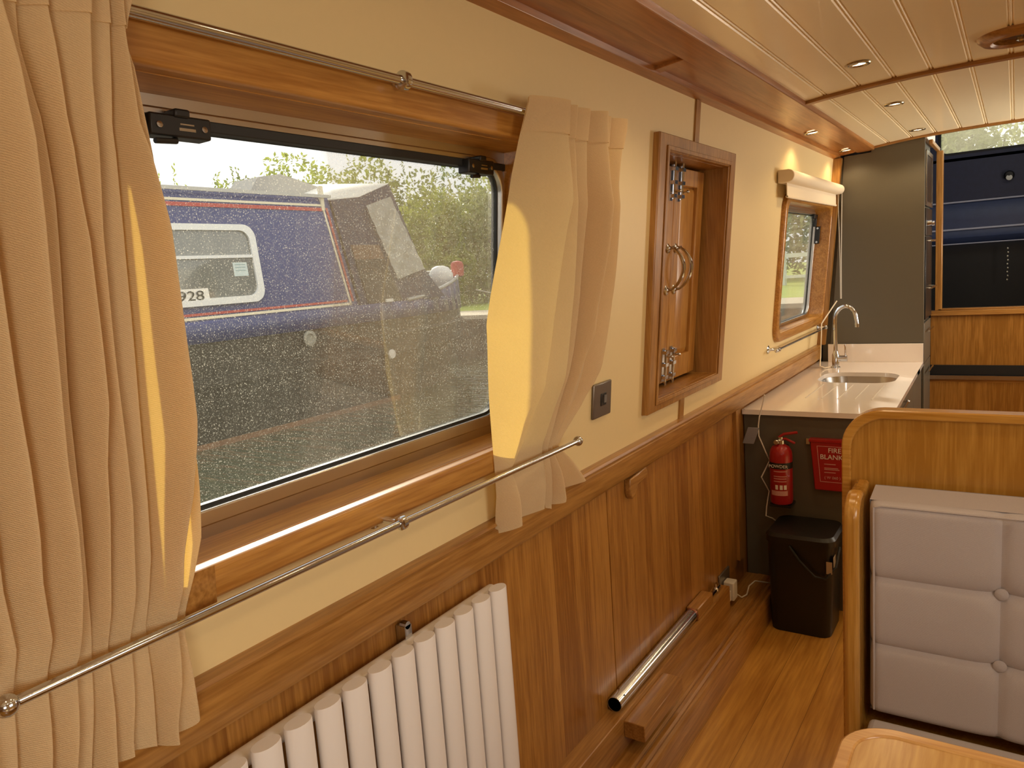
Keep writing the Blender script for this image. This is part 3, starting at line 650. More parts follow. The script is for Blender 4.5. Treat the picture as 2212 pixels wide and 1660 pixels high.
# fire extinguisher, fire blanket -------------------------------------------------
fe = thing('fire_extinguisher', (-.826, 3.255, .465), 'small red powder fire extinguisher on the grey cabinet end', 'fire extinguisher')
ec = (-.826, 3.258, .48)
MB().lathe([(.030, 0), (.044, .004), (.0475, .015), (.0475, .215), (.045, .235), (.036, .252), (.020, .262), (.014, .268)], ec, n=32).build('cylinder', redm, fe)
MB().lathe([(.016, .262), (.019, .266), (.019, .282), (.012, .286), (.012, .296)], ec, n=20).build('valve', chrome, fe)
MB().lathe([(.011, 0), (.011, .014), (.009, .016)], (ec[0]-.012, ec[1]-.016, ec[2]+.276), (0, -1, 0), n=16).build('pressure_gauge', steel, fe)
MB().tube([(ec[0]-.01, ec[1], ec[2]+.29), (ec[0]+.015, ec[1], ec[2]+.308), (ec[0]+.07, ec[1], ec[2]+.318)], .006, 8).tube([(ec[0]-.005, ec[1], ec[2]+.285), (ec[0]+.02, ec[1], ec[2]+.288), (ec[0]+.06, ec[1], ec[2]+.27)], .0055, 8).build('squeeze_grip', redm, fe)
MB().lathe([(.0477, .162), (.0479, .163), (.0479, .188), (.0477, .189)], ec, n=32, cap=False).build('black_band', blackp, fe)
def arc_label(name, a0, a1, z0_, z1_, r, m, par):
    MB().grid(lambda u, v: (ec[0]+r*math.sin(a0+(a1-a0)*u), ec[1]-r*math.cos(a0+(a1-a0)*u), ec[2]+z0_+(z1_-z0_)*v), 12, 1).build(name, m, par, fix=False)
pinkp = plain('printed_text_block', (.62, .32, .30), .5, var=.5, bscale=500)
for zz, a1 in ((.150, .75), (.128, .75), (.118, .7), (.106, .7)): arc_label('printed_line', -.45, a1, zz, zz+.004, .0479, pinkp, fe)
arc_label('small_print', -.75, .8, .045, .066, .0479, pinkp, fe)
for a in (-.3, .1, .45): arc_label('pictogram', a, a+.25, .072, .092, .0479, whitem, fe)
text('band_lettering', 'POWDER', whitem, fe, (ec[0], ec[1]-.0485, ec[2]+.169), (math.pi/2, 0, 0), .019, 'CENTER')
MB().box(ec[0]-.045, ec[0]+.045, ec[1]-.03, 3.315, ec[2]-.012, ec[2]-.001).box(ec[0]-.02, ec[0]+.02, 3.30, 3.315, ec[2], ec[2]+.25).build('wall_bracket', blackp, fe)
fb = thing('fire_blanket_box', (-.63, 3.29, .54), 'red fire blanket case on the grey cabinet end, half behind the bench', 'fire blanket')
MB().prism([(-.712, .762), (-.52, .762), (-.535, .545), (-.695, .545)], 3.285, 3.315, lambda u, v, w_: (u, w_, v)).build('case', redm, fb, bevel=.004)
MB().box(-.716, -.516, 3.280, 3.315, .755, .768).build('lid_lip', redm, fb, bevel=.002)
def fr(a, b, c, d): return MB().box(a, b, 3.2836, 3.2848, c, d)
fr(-.684, -.545, .737, .739).build('printed_border', pinkp, fb); fr(-.672, -.545, .583, .585).build('printed_border', pinkp, fb)
MB().prism([(-.684, .738), (-.682, .738), (-.670, .584), (-.672, .584)], 3.2836, 3.2848, lambda u, v, w_: (u, w_, v)).build('printed_border', pinkp, fb)
text('lettering', 'FIRE', whitem, fb, (-.640, 3.284, .712), (math.pi/2, 0, 0), .029)
text('lettering', 'BLANKET', whitem, fb, (-.672, 3.284, .683), (math.pi/2, 0, 0), .029)
for z, wdt in ((.660, .045), (.643, .055), (.637, .06), (.624, .045)): fr(-.655, -.655+wdt, z, z+.003).build('small_print', pinkp, fb)
text('lettering', '( W 060 )', pinkp, fb, (-.655, 3.284, .598), (math.pi/2, 0, 0), .016)
MB().box(-.730, -.716, 3.300, 3.315, .74, .765).build('hook', chrome, fb)
# waste bin
bn = thing('waste_bin', (-.70, 3.12, 0), 'tall black plastic kitchen bin with flat lid standing by the kerb', 'bin')
def rr2(x0_, x1_, y0_, y1_, r): return rrect(x0_, x1_, y0_, y1_, r, 6)
b0 = rr2(-.825, -.590, 3.03, 3.255, .04); b1 = rr2(-.836, -.575, 3.02, 3.27, .045); n = len(b0)
MB().add([(p[0], p[1], .001) for p in b0]+[(p[0], p[1], .385) for p in b1], [tuple(range(n))[::-1], tuple(range(n, 2*n))]+[(i, (i+1) % n, n+(i+1) % n, n+i) for i in range(n)]).build('bucket', binm, bn)
lo = rr2(-.842, -.569, 3.014, 3.276, .048); l1 = rr2(-.832, -.579, 3.024, 3.266, .045)
MB().add([(p[0], p[1], .386) for p in lo]+[(p[0], p[1], .412) for p in lo]+[(p[0], p[1], .425) for p in l1], [tuple(range(n))[::-1], tuple(range(2*n, 3*n))]+[(i, (i+1) % n, n+(i+1) % n, n+i) for i in range(n)]+[(n+i, n+(i+1) % n, 2*n+(i+1) % n, 2*n+i) for i in range(n)]).build('lid', binm, bn)
MB().tube([(-.74, 3.015, .38), (-.70, 3.004, .33), (-.64, 3.003, .27), (-.60, 3.006, .265), (-.565, 3.03, .31), (-.563, 3.10, .37)], .005, 8).build('handle', plain('bin_handle_black', (.01, .01, .01), .5), bn)
MB().box(-.5745, -.573, 3.03, 3.07, .29, .35).box(-.598, -.576, 3.0145, 3.0155, .285, .335).build('paper_label', plain('paper_label', (.45, .36, .25), .6), bn)
# hanging cable + tag
tag(MB().tube([(-.885, 3.24, .960), (-.893, 3.25, .93), (-.912, 3.25, .86), (-.917, 3.25, .82), (-.916, 3.25, .775), (-.886, 3.25, .70), (-.880, 3.28, .66), (-.909, 3.25, .59), (-.885, 3.28, .52), (-.895, 3.27, .45), (-.893, 3.25, .415), (-.87, 3.27, .40), (-.865, 3.30, .38)], .0028, 8).build('hanging_cable', whitep), 'thin white cable dangling from the rail beside the extinguisher', 'cable')
tag(MB().box(-.975, -.925, 3.246, 3.250, .738, .812, T=lambda a, b, c: (a+(c-.775)*.35, b, c)).build('grey_tag', plain('grey_tag', (.26, .25, .27), .6), bevel=.002), 'grey card tag hanging on the white cable', 'tag')

# bench ------------------------------------------------------------------
bs = thing('bench_seat', (.2, 2.1, 0), 'high-backed oak bench with rounded corner facing the table', 'bench')
R = .105; XL, XE, ZTb = -.392, .93, 1.117
def bo(inset):
    P = [(XE, 0), (XE, ZTb-inset)]; r = R-inset*.6
    for k in range(11):
        a = math.radians(90+9*k); P.append((XL+inset+r+r*math.cos(a), ZTb-inset-r+r*math.sin(a)))
    return P+[(XL+inset, 0)]
MB().prism(bo(.024), 2.205, 2.235, lambda u, v, w_: (u, w_, v)).build('back_panel', benchm, bs)
o_, i_ = bo(0), bo(.024); i_[0] = (XE-.01, .02); i_[1] = (XE-.01, ZTb-.024); i_[-1] = (XL+.024, .02); mb = MB()
mb.ring(o_, i_, 2.194, 2.246, lambda u, v, w_: (u, w_, v))
mb.build('edge_lipping', benche, bs, bevel=.004, angle=50)
# arm: curls forward beside the cushion
P = [(2.195, 0), (2.195, .925)]+[(2.06+.135*math.cos(math.radians(a))*1.0 if False else 2.07+.07*math.cos(math.radians(a)), .855+.07*math.sin(math.radians(a))) for a in range(60, 181, 12)]+[(2.0, .80), (2.0, 0)]
MB().prism(P, -.356, -.318, lambda u, v, w_: (w_, u, v)).build('arm', wood('oak_arm', 'Z', (.46, .21, .030), (.64, .34, .07), rough=.25, coat=.5, gs=.8), bs, bevel=.012, seg=3)
MB().box(-.33, XE, 1.60, 2.19, 0, .255).build('seat_base', benchm, bs)
# back cushion
CX0, CX1, CZ0, CZ1, CY = -.303, .92, .312, .902, 2.05
sx_ = [-.010, .285, .58]; sz_ = [.697, .510]
def cz(x): return 0
def cush(u, v):
    x = CX0+(CX1-CX0)*u; z = CZ0+(CZ1-CZ0)*v; r = .028
    ex = min(x-CX0, CX1-x); ez = min(z-CZ0, CZ1-z); y = CY
    for e in (ex, ez):
        if e < r: y += r-math.sqrt(max(0, r*r-(r-e)**2))
    d = min(min(abs(x-s) for s in sx_), min(abs(z-s-.0) for s in sz_)); y += .010*math.exp(-(d/.010))+.006*math.exp(-(d/.05))
    for s in sx_:
        for q in sz_:
            y += .012*math.exp(-(((x-s)**2+(z-q)**2)/.0012))
    return (x, y, z)
cu = thing('back_cushion', (.3, 2.1, .31), 'grey linen back cushion with buttoned squares leaning on the bench back', 'cushion')
mb = MB(); nu, nv = 210, 110
mb.grid(cush, nu, nv); 
# sides and back
for (a, b, c, d) in ((CX0, CX0, CZ0, CZ1), (CX1, CX1, CZ0, CZ1)):
    mb.add([(a, CY+.028, c), (a, CY+.028, d), (a, 2.185, d), (a, 2.185, c)], [(0, 1, 2, 3)])
mb.add([(CX0, CY+.028, CZ1), (CX1, CY+.028, CZ1), (CX1, 2.175, CZ1+.012), (CX0, 2.175, CZ1+.012)], [(0, 1, 2, 3)])
mb.add([(CX0, CY+.028, CZ0), (CX1, CY+.028, CZ0), (CX1, 2.185, CZ0), (CX0, 2.185, CZ0)], [(0, 1, 2, 3)])
mb.add([(CX0, 2.18, CZ0), (CX1, 2.18, CZ0), (CX1, 2.18, CZ1+.012), (CX0, 2.18, CZ1+.012)], [(0, 1, 2, 3)])
mb.build('cushion_cover', cushm, cu, angle=50, fix=False)
MB().tube([(CX0+.012, CY+.006, CZ0+.012), (CX0+.012, CY+.006, CZ1-.014), (CX0+.03, CY+.005, CZ1-.008), (CX1-.02, CY+.005, CZ1-.008)], .0028, 8).build('piping', cushm, cu)
for s in sx_:
    for q in sz_:
        MB().lathe([(.015, 0), (.015, .003), (.011, .006), (.001, .007)], (s, CY+.020, q), (0, -1, 0), n=20).build('button', cushm, cu)
sc_ = thing('seat_cushion', (.3, 1.85, .255), 'flat grey linen seat cushion on the bench under the table', 'cushion')
MB().box(-.30, .92, 1.60, 2.045, .256, .308).build('cushion_cover', cushm, sc_, bevel=.015, seg=3)
# table
tb = thing('dining_table', (.25, .85, 0), 'oak table top with rounded corners and raised lipping in front of the bench', 'table')
to = rrect(-.238, .75, .25, 1.372, .085, 10); ti = rrect(-.212, .724, .276, 1.346, .062, 10)
MB().ring(to, ti, .674, .703, lambda u, v, w_: (u, v, w_)).build('table_lipping', wood('oak_table_lipping', 'X', (.52, .25, .07), (.68, .38, .13), rough=.28), tb, bevel=.004)
MB().prism(ti, .676, .700, lambda u, v, w_: (u, v, w_)).build('table_top', tablem, tb)
MB().lathe([(.09, 0), (.09, .01), (.03, .02), (.025, .03), (.025, .65), (.06, .673)], (.25, .8, .001), n=24).build('pedestal', chrome, tb)

# bulkhead at the bow end ---------------------------------------------------
mb = MB()
mb.box(-.43, 1.0, 5.345, 5.375, .80, 1.115); mb.box(-.43, 1.0, 5.30, 5.33, 0, .70); 
struct(mb.build('wall_front', panelX), 'oak bulkhead panels under the bow opening')
mb = MB(); mb.box(-.43, 1.0, 5.32, 5.40, 1.108, 1.140); mb.box(-.392, .98, 5.335, 5.40, 1.140, 1.150)
struct(mb.build('trim_15', oakX, bevel=.003), 'oak sill of the bow opening')
struct(MB().box(-.408, -.372, 5.335, 5.40, 1.14, 2.10).build('trim_16', oakZ, bevel=.003), 'oak side post of the bow opening')
struct(MB().box(-.412, -.392, 4.90, 5.40, 2.098, 2.122).build('trim_17', oakY, bevel=.003), 'oak trim along the hatch side')
struct(MB().box(-.43, 1.0, 5.30, 5.345, .70, .735).build('trim_18', oakX), 'oak step under the bulkhead')
tag(MB().box(-.43, 1.0, 5.285, 5.30, .718, .742).build('sliding_door_track', steel), 'pale metal track across the foot of the bulkhead', 'track')
struct(MB().box(-.43, 1.0, 5.33, 5.345, .742, .80).build('trim_19', voidm), 'dark recess above the metal track')  # solid black strip, shade of the recess put into its colour
struct(MB().box(.70, 1.0, 5.335, 5.40, 1.14, 2.13).build('trim_20', oakZ))
# hatch trunk walls and cratch
mb = MB(); mb.box(-.70, -.42, 4.90, 5.40, 2.13, 2.60); mb.box(.72, .76, 4.9, 5.4, 2.1, 2.6); mb.box(-.46, .76, 4.86, 4.90, 2.165, 2.6)
struct(mb.build('trim_21', paleroof), 'pale lining of the open bow hatch')
# front cover in navy canvas with clear window
cc = thing('bow_cover', (.1, 6.4, .9), 'navy canvas bow cover with clear window and pale seams seen through the bow opening', 'canopy')
def cvT(x, z): return (x, 6.4+max(0, 2.2-z)*-.05, z)
wo = rrect(-.46, .66, 2.18, 2.56, .04, 5)
mb = MB(); oo = []
cxx, czz = .1, 2.37
for p in wo:
    dx, dz = p[0]-cxx, p[1]-czz; ts = []
    if dx > 1e-6: ts.append((1.0-cxx)/dx)
    if dx < -1e-6: ts.append((-.95-cxx)/dx)
    if dz > 1e-6: ts.append((2.75-czz)/dz)
    if dz < -1e-6: ts.append((2.12-czz)/dz)
    tt = min(ts); oo.append((cxx+dx*tt, czz+dz*tt))
Tc = lambda u, v, w_: (u, w_, v)
mb.ring(oo, wo, 6.395, 6.405, Tc); mb.box(-1.0, 1.0, 6.395, 6.405, 1.83, 2.14)
mb.build('canvas_front', navyc, cc)
navyl = plain('navy_canvas_lower', (.03, .045, .11), .45, bump=.1, bscale=20, var=.25)
MB().prism([(6.40, 1.83), (6.33, 1.70), (6.35, 1.64), (6.31, 1.58), (6.34, 1.53), (6.36, 1.53), (6.42, 1.83)], -1.0, 1.0, lambda u, v, w_: (w_, u, v)).build('canvas_roll', navyl, cc, angle=60)
seam = plain('pale_seam', (.42, .44, .55), .4)
for z, y, r in ((1.832, 6.385, .006), (1.638, 6.335, .007), (1.536, 6.325, .004)): MB().tube([(-1.0, y, z), (1.0, y, z)], r, 8).build('seam', seam, cc)
MB().prism(wo, 6.399, 6.401, Tc).build('clear_window', glassmat('clear_vinyl', .35), cc)
MB().ring(rrect(-.475, .675, 2.165, 2.575, .05, 5), wo, 6.39, 6.394, Tc).build('window_binding', voidm, cc)
MB().box(-1.0, 1.0, 5.40, 6.40, 2.60, 2.62).build('canvas_roof', navyc, cc)  # unseen canvas roof added to keep the sun out of the bow
MB().box(-1.0, -.98, 5.40, 6.40, 1.5, 2.60).build('canvas_side', navyc, cc)
MB().box(.98, 1.0, 5.40, 6.40, 1.5, 2.60).build('canvas_side', navyc, cc)
lt = thing('bow_lamp', (-.046, 6.37, 1.98), 'small half-round lamp on the navy canvas', 'lamp')
MB().lathe([(.032, 0), (.030, .03), (.022, .045), (.001, .05)], (-.046, 6.394, 1.982), (0, -1, 0)).build('lamp_body', voidm, lt)
MB().lathe([(.020, 0), (.018, .006), (.001, .008)], (-.046, 6.352, 1.965), (0, -1, 0)).build('lamp_lens', plain('pale_lens', (.5, .52, .5), .2), lt)
mb = MB()
for k in range(9): mb.lathe([(.005, 0), (.007, .008), (.004, .016)], (-.043+.003*(k % 2), 6.30, 1.49-.027*k), (0, 0, -1), n=8)
tag(mb.build('hanging_chain', chrome), 'thin bright chain hanging in the dark bow well', 'chain')
mb = MB(); mb.box(-1.0, 1.0, 6.42, 6.46, .6, 1.54); mb.box(-1.0, -.96, 5.40, 6.42, .6, 1.5); mb.box(.96, 1.0, 5.40, 6.42, .6, 1.5); mb.box(-1, 1, 5.4, 6.46, .6, .64)
struct(mb.build('wall_bow_well', voidm), 'black lined bow well')  # shade inside the well painted as black walls
struct(MB().box(-1.05, 1.05, 4.88, 6.5, -.1, -.02).build('floor_bow', voidm))

# ------------------------------------------------------------------ outside
def watermat():
    m, t, b = mk('canal_water'); b.inputs['Base Color'].default_value = (.035, .05, .022, 1); b.inputs['Roughness'].default_value = .05
    b.inputs['Specular IOR Level'].default_value = .6
    tc = t.nodes.new('ShaderNodeTexCoord'); mp = t.nodes.new('ShaderNodeMapping'); mp.inputs['Scale'].default_value = (1.5, 5, 1)
    nz = t.nodes.new('ShaderNodeTexNoise'); nz.inputs['Scale'].default_value = 2.2; nz.inputs['Detail'].default_value = 3
    bp = t.nodes.new('ShaderNodeBump'); bp.inputs['Strength'].default_value = .7; bp.inputs['Distance'].default_value = .05
    t.links.new(tc.outputs['Object'], mp.inputs[0]); t.links.new(mp.outputs[0], nz.inputs['Vector']); t.links.new(nz.outputs['Fac'], bp.inputs['Height']); t.links.new(bp.outputs['Normal'], b.inputs['Normal'])
    return m
wm = watermat()
mb = MB(); mb.box(-25, -1.12, -12, 9.5, .55, .60); mb.box(-1.12, 25, 6.6, 9.5, .55, .6); mb.box(1.12, 25, -12, 6.6, .55, .60)
wo_ = mb.build('water', wm); wo_['kind'] = 'structure'; wo_['label'] = 'green brown canal water with ripples'
def groundmat():
    m, t, b = mk('grass_bank'); tc = t.nodes.new('ShaderNodeTexCoord'); nz = t.nodes.new('ShaderNodeTexNoise'); nz.inputs['Scale'].default_value = 3; nz.inputs['Detail'].default_value = 8
    cr = t.nodes.new('ShaderNodeValToRGB'); cr.color_ramp.elements[0].color = (.20, .30, .03, 1); cr.color_ramp.elements[1].color = (.50, .58, .10, 1)
    t.links.new(tc.outputs['Object'], nz.inputs[0]); t.links.new(nz.outputs['Fac'], cr.inputs[0]); t.links.new(cr.outputs[0], b.inputs['Base Color']); b.inputs['Roughness'].default_value = .9
    return m
gm = groundmat()
pathm = plain('gravel_path', (.62, .54, .40), .9, var=.15, bscale=40); pilem = plain('weathered_piling', (.06, .045, .03), .8, var=.4, bscale=8)
mb = MB(); mb.box(-25, -1.3, 8.2, 40, .9, 1.10); mb.box(-1.3, 25, 10.4, 40, .9, 1.10); mb.box(-25, -8.2, -12, 8.4, .9, 1.10)
g = mb.build('ground', gm); struct(g, 'grassy canal bank')
mb = MB(); mb.box(-8.2, -1.3, 7.2, 8.2, .98, 1.10); struct(mb.build('towpath', pathm), 'pale gravel towpath')
mb = MB(); mb.box(-8.2, -1.3, 7.12, 7.2, .4, 1.06); mb.box(-8.28, -8.2, -12, 7.2, .4, 1.1); mb.box(-1.3, 25, 10.3, 10.4, .4, 1.1); mb.box(-1.38, -1.3, 7.2, 10.3, .4, 1.05)
for k in range(25): mb.box(-8.1+.27*k, -8.0+.27*k, 7.09, 7.13, .4, 1.05)
struct(mb.build('canal_piling', pilem), 'dark timber piling at the water edge')

# neighbouring narrowboat
nb = thing('narrowboat', (-5.2, 1.5, .6), 'moored navy and black narrowboat seen through the large window', 'boat')
HX, CB = -4.19, -5.22          # near hull side, centre line
BW = HX-CB
def hull_outline(z, inset=0, ystern=5.42, fullr=1.0):
    w_ = BW-inset; pts = [(CB+w_, -8)]
    cy_ = ystern-.0
    for k in range(0, 13):
        a = math.radians(90*k/12); pts.append((CB+w_*math.cos(a), 4.55+(ystern+.95-4.55-inset)*math.sin(a)**1.0))
    return pts+[(2*CB-p[0], p[1]) for p in pts[::-1][1:]]
levels = [(.35, .28), (.60, .10), (.98, .03), (.985, 0), (1.03, 0), (1.035, .015), (1.26, .01)]
rings = [[(p[0], p[1]*(1 if 1 else 1)-(.0 if z > .9 else (.9-z)*.5 if p[1] > 4 else 0), z) for p in hull_outline(z, ins)] for z, ins in levels]
n = len(rings[0]); vs = [p for r_ in rings for p in r_]
fs = [(i*n+j, i*n+j+1, (i+1)*n+j+1, (i+1)*n+j) for i in range(len(rings)-1) for j in range(n-1)]+[tuple(range((len(rings)-1)*n, len(rings)*n))]
MB().add(vs, fs).build('hull', blackh, nb, angle=30)
# gunwale band (navy) and stern bulwark
T = lambda u, v, w_: (w_, u, v)
ol = hull_outline(1.26, 0)
mb = MB()
for a, b in zip(ol, ol[1:]):
    def top(p): return 1.395+max(0, p[1]-4.9)*.16
    mb.add([(a[0], a[1], 1.26), (b[0], b[1], 1.26), (b[0]*1.0+(CB-b[0])*.02, b[1]*1, top(b)), (a[0]+(CB-a[0])*.02, a[1], top(a))], [(0, 1, 2, 3)])
mb.build('gunwale_band', navyp, nb, angle=40, solid=.012)
MB().tube([(p[0]+(CB-p[0])*.0, p[1], 1.145) for p in ol[1:14]], .018, 8).build('rubbing_strake', blackh, nb)
MB().tube([(p[0]+(CB-p[0])*.02, p[1], 1.40+max(0, p[1]-4.9)*.16) for p in ol[2:22]], .016, 8).build('stern_rail', plain('grey_capping', (.42, .42, .40), .4), nb)
def cabx(z): return -4.25-.1*(z-1.4)
def CW(y, z, o): return (cabx(z)+o, y, z)
mb = MB(); mb.prism([(cabx(1.39), 1.39), (cabx(2.18), 2.18), (cabx(2.18)-.02, 2.225), (CB-.0, 2.31), (2*CB-cabx(2.18), 2.2), (2*CB-cabx(1.39), 1.39)], -8, 4.12, lambda u, v, w_: (u, w_+(0 if v > 1.5 else .12), v))
mb.build('cabin', navyp, nb, angle=30)
MB().box(-4.32, -4.30, -8, 4.12, 2.212, 2.235).build('roof_edge', plain('grey_roof_edge', (.5, .5, .48), .4), nb)
def cl(a, b, c, d, m, o=.004): return MB().box(a, b, c, d, 0, o, T=CW).build('coach_line', m, nb)
cl(-8, 4.05, 2.150, 2.166, creaml); cl(-8, 4.03, 2.115, 2.140, redl)
cl(-8, 4.17, 1.405, 1.422, creaml, .004); cl(-8, 4.13, 1.43, 1.446, redl)
MB().prism([(4.035, 2.166), (4.05, 2.166), (4.172, 1.405), (4.155, 1.405)], 0, .004, lambda u, v, w_: CW(u, v, w_)).build('coach_line', creaml, nb)
MB().prism([(4.07, 2.14), (4.09, 2.14), (4.20, 1.43), (4.18, 1.43)], 0, .004, lambda u, v, w_: CW(u, v, w_)).build('coach_line', redl, nb)
wn = MB().ring(rrect(1.9, 3.375, 1.49, 2.005, .09), rrect(1.95, 3.325, 1.535, 1.965, .07), 0, .02, CW).build('cabin_window', plain('white_window_frame', (.75, .77, .78), .35), nb)
MB().prism(rrect(1.95, 3.325, 1.535, 1.965, .07), .003, .006, CW).build('glazing', boatglass, wn)
MB().box(1.95, 3.33, 1.785, 1.805, .006, .02, T=CW).build('glazing_bar', plain('white_bar', (.72, .74, .76), .35), wn)
MB().box(3.165, 3.275, 1.665, 1.755, .006, .008, T=CW).build('paper_notice', plain('notice_paper', (.55, .66, .68), .6), wn)
for zz in (1.70, 1.72, 1.738): MB().box(3.18, 3.26, zz, zz+.006, .008, .009, T=CW).build('notice_line', plain('notice_ink', (.3, .42, .45), .6), wn)
MB().box(2.60, 2.945, 1.515, 1.60, .012, .016, T=CW).build('registration_plate', whitem, wn)
text('registration_number', '5928', blackp, wn, CW(2.66, 1.528, .020), (math.radians(90), 0, math.radians(90)), .085, sx=1.45)
MB().box(-4.194, -4.183, -8, 4.55, .60, .635).build('rust_band', plain('rust_brown', (.20, .09, .035), .8, var=.4, bscale=10), nb)
MB().lathe([(.055, 0), (.055, .012), (.035, .014), (.03, .004)], (HX+.004, 3.66, 1.20), (1, 0, 0), n=20).build('mooring_eye', plain('weathered_eye', (.28, .28, .24), .5), nb)
MB().lathe([(.038, 0), (.035, .012), (.001, .014)], (HX+.0, 4.50, .98), (1, 0, 0), n=16).build('skin_fitting', plain('white_fitting', (.85, .83, .8), .3), nb)
tag(MB().tube([(-4.40, 4.07, 2.18), (-4.31, 4.06, 2.33)], .012, 8).build('roof_post', creaml, nb), '', '') if False else None
MB().box(-4.345, -4.315, 4.03, 4.06, 2.12, 2.30).build('roof_post', creaml, nb)
MB().prism([(4.20, 2.30), (4.32, 2.46), (4.55, 2.50), (4.95, 2.42), (5.0, 2.34)], -5.35, -5.05, lambda u, v, w_: (w_, u-.25, v)).build('folded_cover', plain('grey_cover', (.42, .40, .36), .8), nb)
# stern hood
nc2 = plain('hood_navy_canvas', (.022, .028, .085), .7, bump=.2, bscale=8, var=.2)
hood = thing('stern_hood', (-4.9, 4.6, 1.4), 'navy canvas pram hood with pale windows over the stern of the moored boat', 'canopy')
S = [(4.12, 2.20), (4.43, 2.235), (4.80, 2.36), (5.07, 1.66), (5.30, 1.40), (4.25, 1.40)]
def hx(z, o=0): return cabx(z)+.02+o
mb = MB(); n = len(S)
near = [(hx(z), y, z) for y, z in S]; far = [(2*CB-hx(z), y, z) for y, z in S]
topm = [(CB, y, z+.10) for y, z in S[:3]]
mb.add(near, [tuple(range(n))]); mb.add(far, [tuple(range(n))[::-1]])
mb.add([near[2], near[3], near[4], far[4], far[3], far[2], (CB, S[2][0], S[2][1]+.1)], [(0, 1, 4, 5), (1, 2, 3, 4), (0, 5, 6)])
mb.build('hood_side', nc2, hood, angle=20, fix=False)
mb = MB(); mb.add([near[0], near[1], near[2], topm[0], topm[1], topm[2], far[0], far[1], far[2]], [(0, 1, 4, 3), (1, 2, 5, 4), (3, 4, 7, 6), (4, 5, 8, 7)])
mb.build('hood_roof', paleroof, hood, angle=10, fix=False, solid=.01)  # sunlit top of the navy hood, its light painted as pale cloth
mb = MB(); Q = [(4.46, 2.165), (4.76, 2.25), (5.05, 1.65), (4.69, 1.575)]
def quad(u, v):
    a = [Q[0][i]+(Q[1][i]-Q[0][i])*u for i in (0, 1)]; b = [Q[3][i]+(Q[2][i]-Q[3][i])*u for i in (0, 1)]
    y, z = a[0]+(b[0]-a[0])*v, a[1]+(b[1]-a[1])*v
    return (hx(z, .030)+.014*math.sin(9*u+22*v)*math.sin(math.pi*u)*math.sin(math.pi*v)+.004*math.sin(30*v-12*u), y, z)
mb.grid(quad, 16, 30).build('hood_window', hoodw, hood, angle=180, fix=False)
MB().prism([(4.264, 1.746), (4.591, 1.746), (4.72, 1.40), (4.33, 1.40)], 0, .01, lambda u, v, w_: (hx(v, .004)+w_, u, v)).build('open_doorway', plain('dark_brown_panel', (.035, .03, .028), .6, var=.3), hood)  # dark sheet painted for the shade inside the doorway
MB().prism([(4.245, 1.86), (4.55, 1.86), (4.591, 1.748), (4.264, 1.748)], 0, .008, lambda u, v, w_: (hx(v, .004)+w_, u, v)).build('brown_panel', plain('brown_panel', (.16, .09, .06), .6), hood)
MB().box(4.50, 4.58, 1.40, 1.425, .03, .04, T=lambda u, v, w_: (hx(v)+w_, u, v)).build('white_label', whitem, hood)
st = thing('stern_fender', (-4.75, 5.65, 1.42), 'white rounded fender with red top on the stern of the moored boat', 'fender')
MB().lathe([(.03, 0), (.09, .02), (.12, .09), (.12, .16), (.08, .22), (.03, .24)], (-4.66, 5.80, 1.44), n=20).build('fender_body', plain('white_vinyl', (.85, .85, .82), .35), st)
MB().lathe([(.02, 0), (.06, .01), (.065, .12), (.05, .15), (.01, .16)], (-4.62, 6.02, 1.56), n=20).build('fender_top', plain('red_vinyl', (.5, .05, .04), .4), st)
tag(MB().tube([(-4.52, 6.17, 1.42), (-4.1, 6.6, 1.25), (-3.5, 7.2, 1.10)], .008, 6).build('mooring_rope', plain('pale_rope', (.6, .56, .45), .8)), 'thin mooring rope running down from the boat stern to the bank', 'rope')

# bushes: crowns made of many small leaves
leafm = []
for nm, c in (('leaf_olive', (.16, .20, .035)), ('leaf_yellow_green', (.30, .34, .06)), ('leaf_pale', (.34, .36, .14))):
    m, t, b = mk(nm); b.inputs['Roughness'].default_value = .5
    tc_ = t.nodes.new('ShaderNodeTexCoord'); nz = t.nodes.new('ShaderNodeTexNoise'); nz.inputs['Scale'].default_value = 5; t.links.new(tc_.outputs['Object'], nz.inputs[0])
    mx = t.nodes.new('ShaderNodeMix'); mx.data_type = 'RGBA'; mx.inputs['A'].default_value = (*[v*.5 for v in c], 1); mx.inputs['B'].default_value = (*[min(1, v*1.5) for v in c], 1)
    t.links.new(nz.outputs['Fac'], mx.inputs['Factor']); t.links.new(mx.outputs['Result'], b.inputs['Base Color'])
    tr = t.nodes.new('ShaderNodeBsdfTranslucent'); t.links.new(mx.outputs['Result'], tr.inputs[0]); ms = t.nodes.new('ShaderNodeMixShader'); ms.inputs[0].default_value = .45
    t.links.new(b.outputs[0], ms.inputs[1]); t.links.new(tr.outputs[0], ms.inputs[2]); t.links.new(ms.outputs[0], t.nodes['Material Output'].inputs[0]); leafm.append(m)
barkm = plain('bark', (.12, .09, .06), .9)
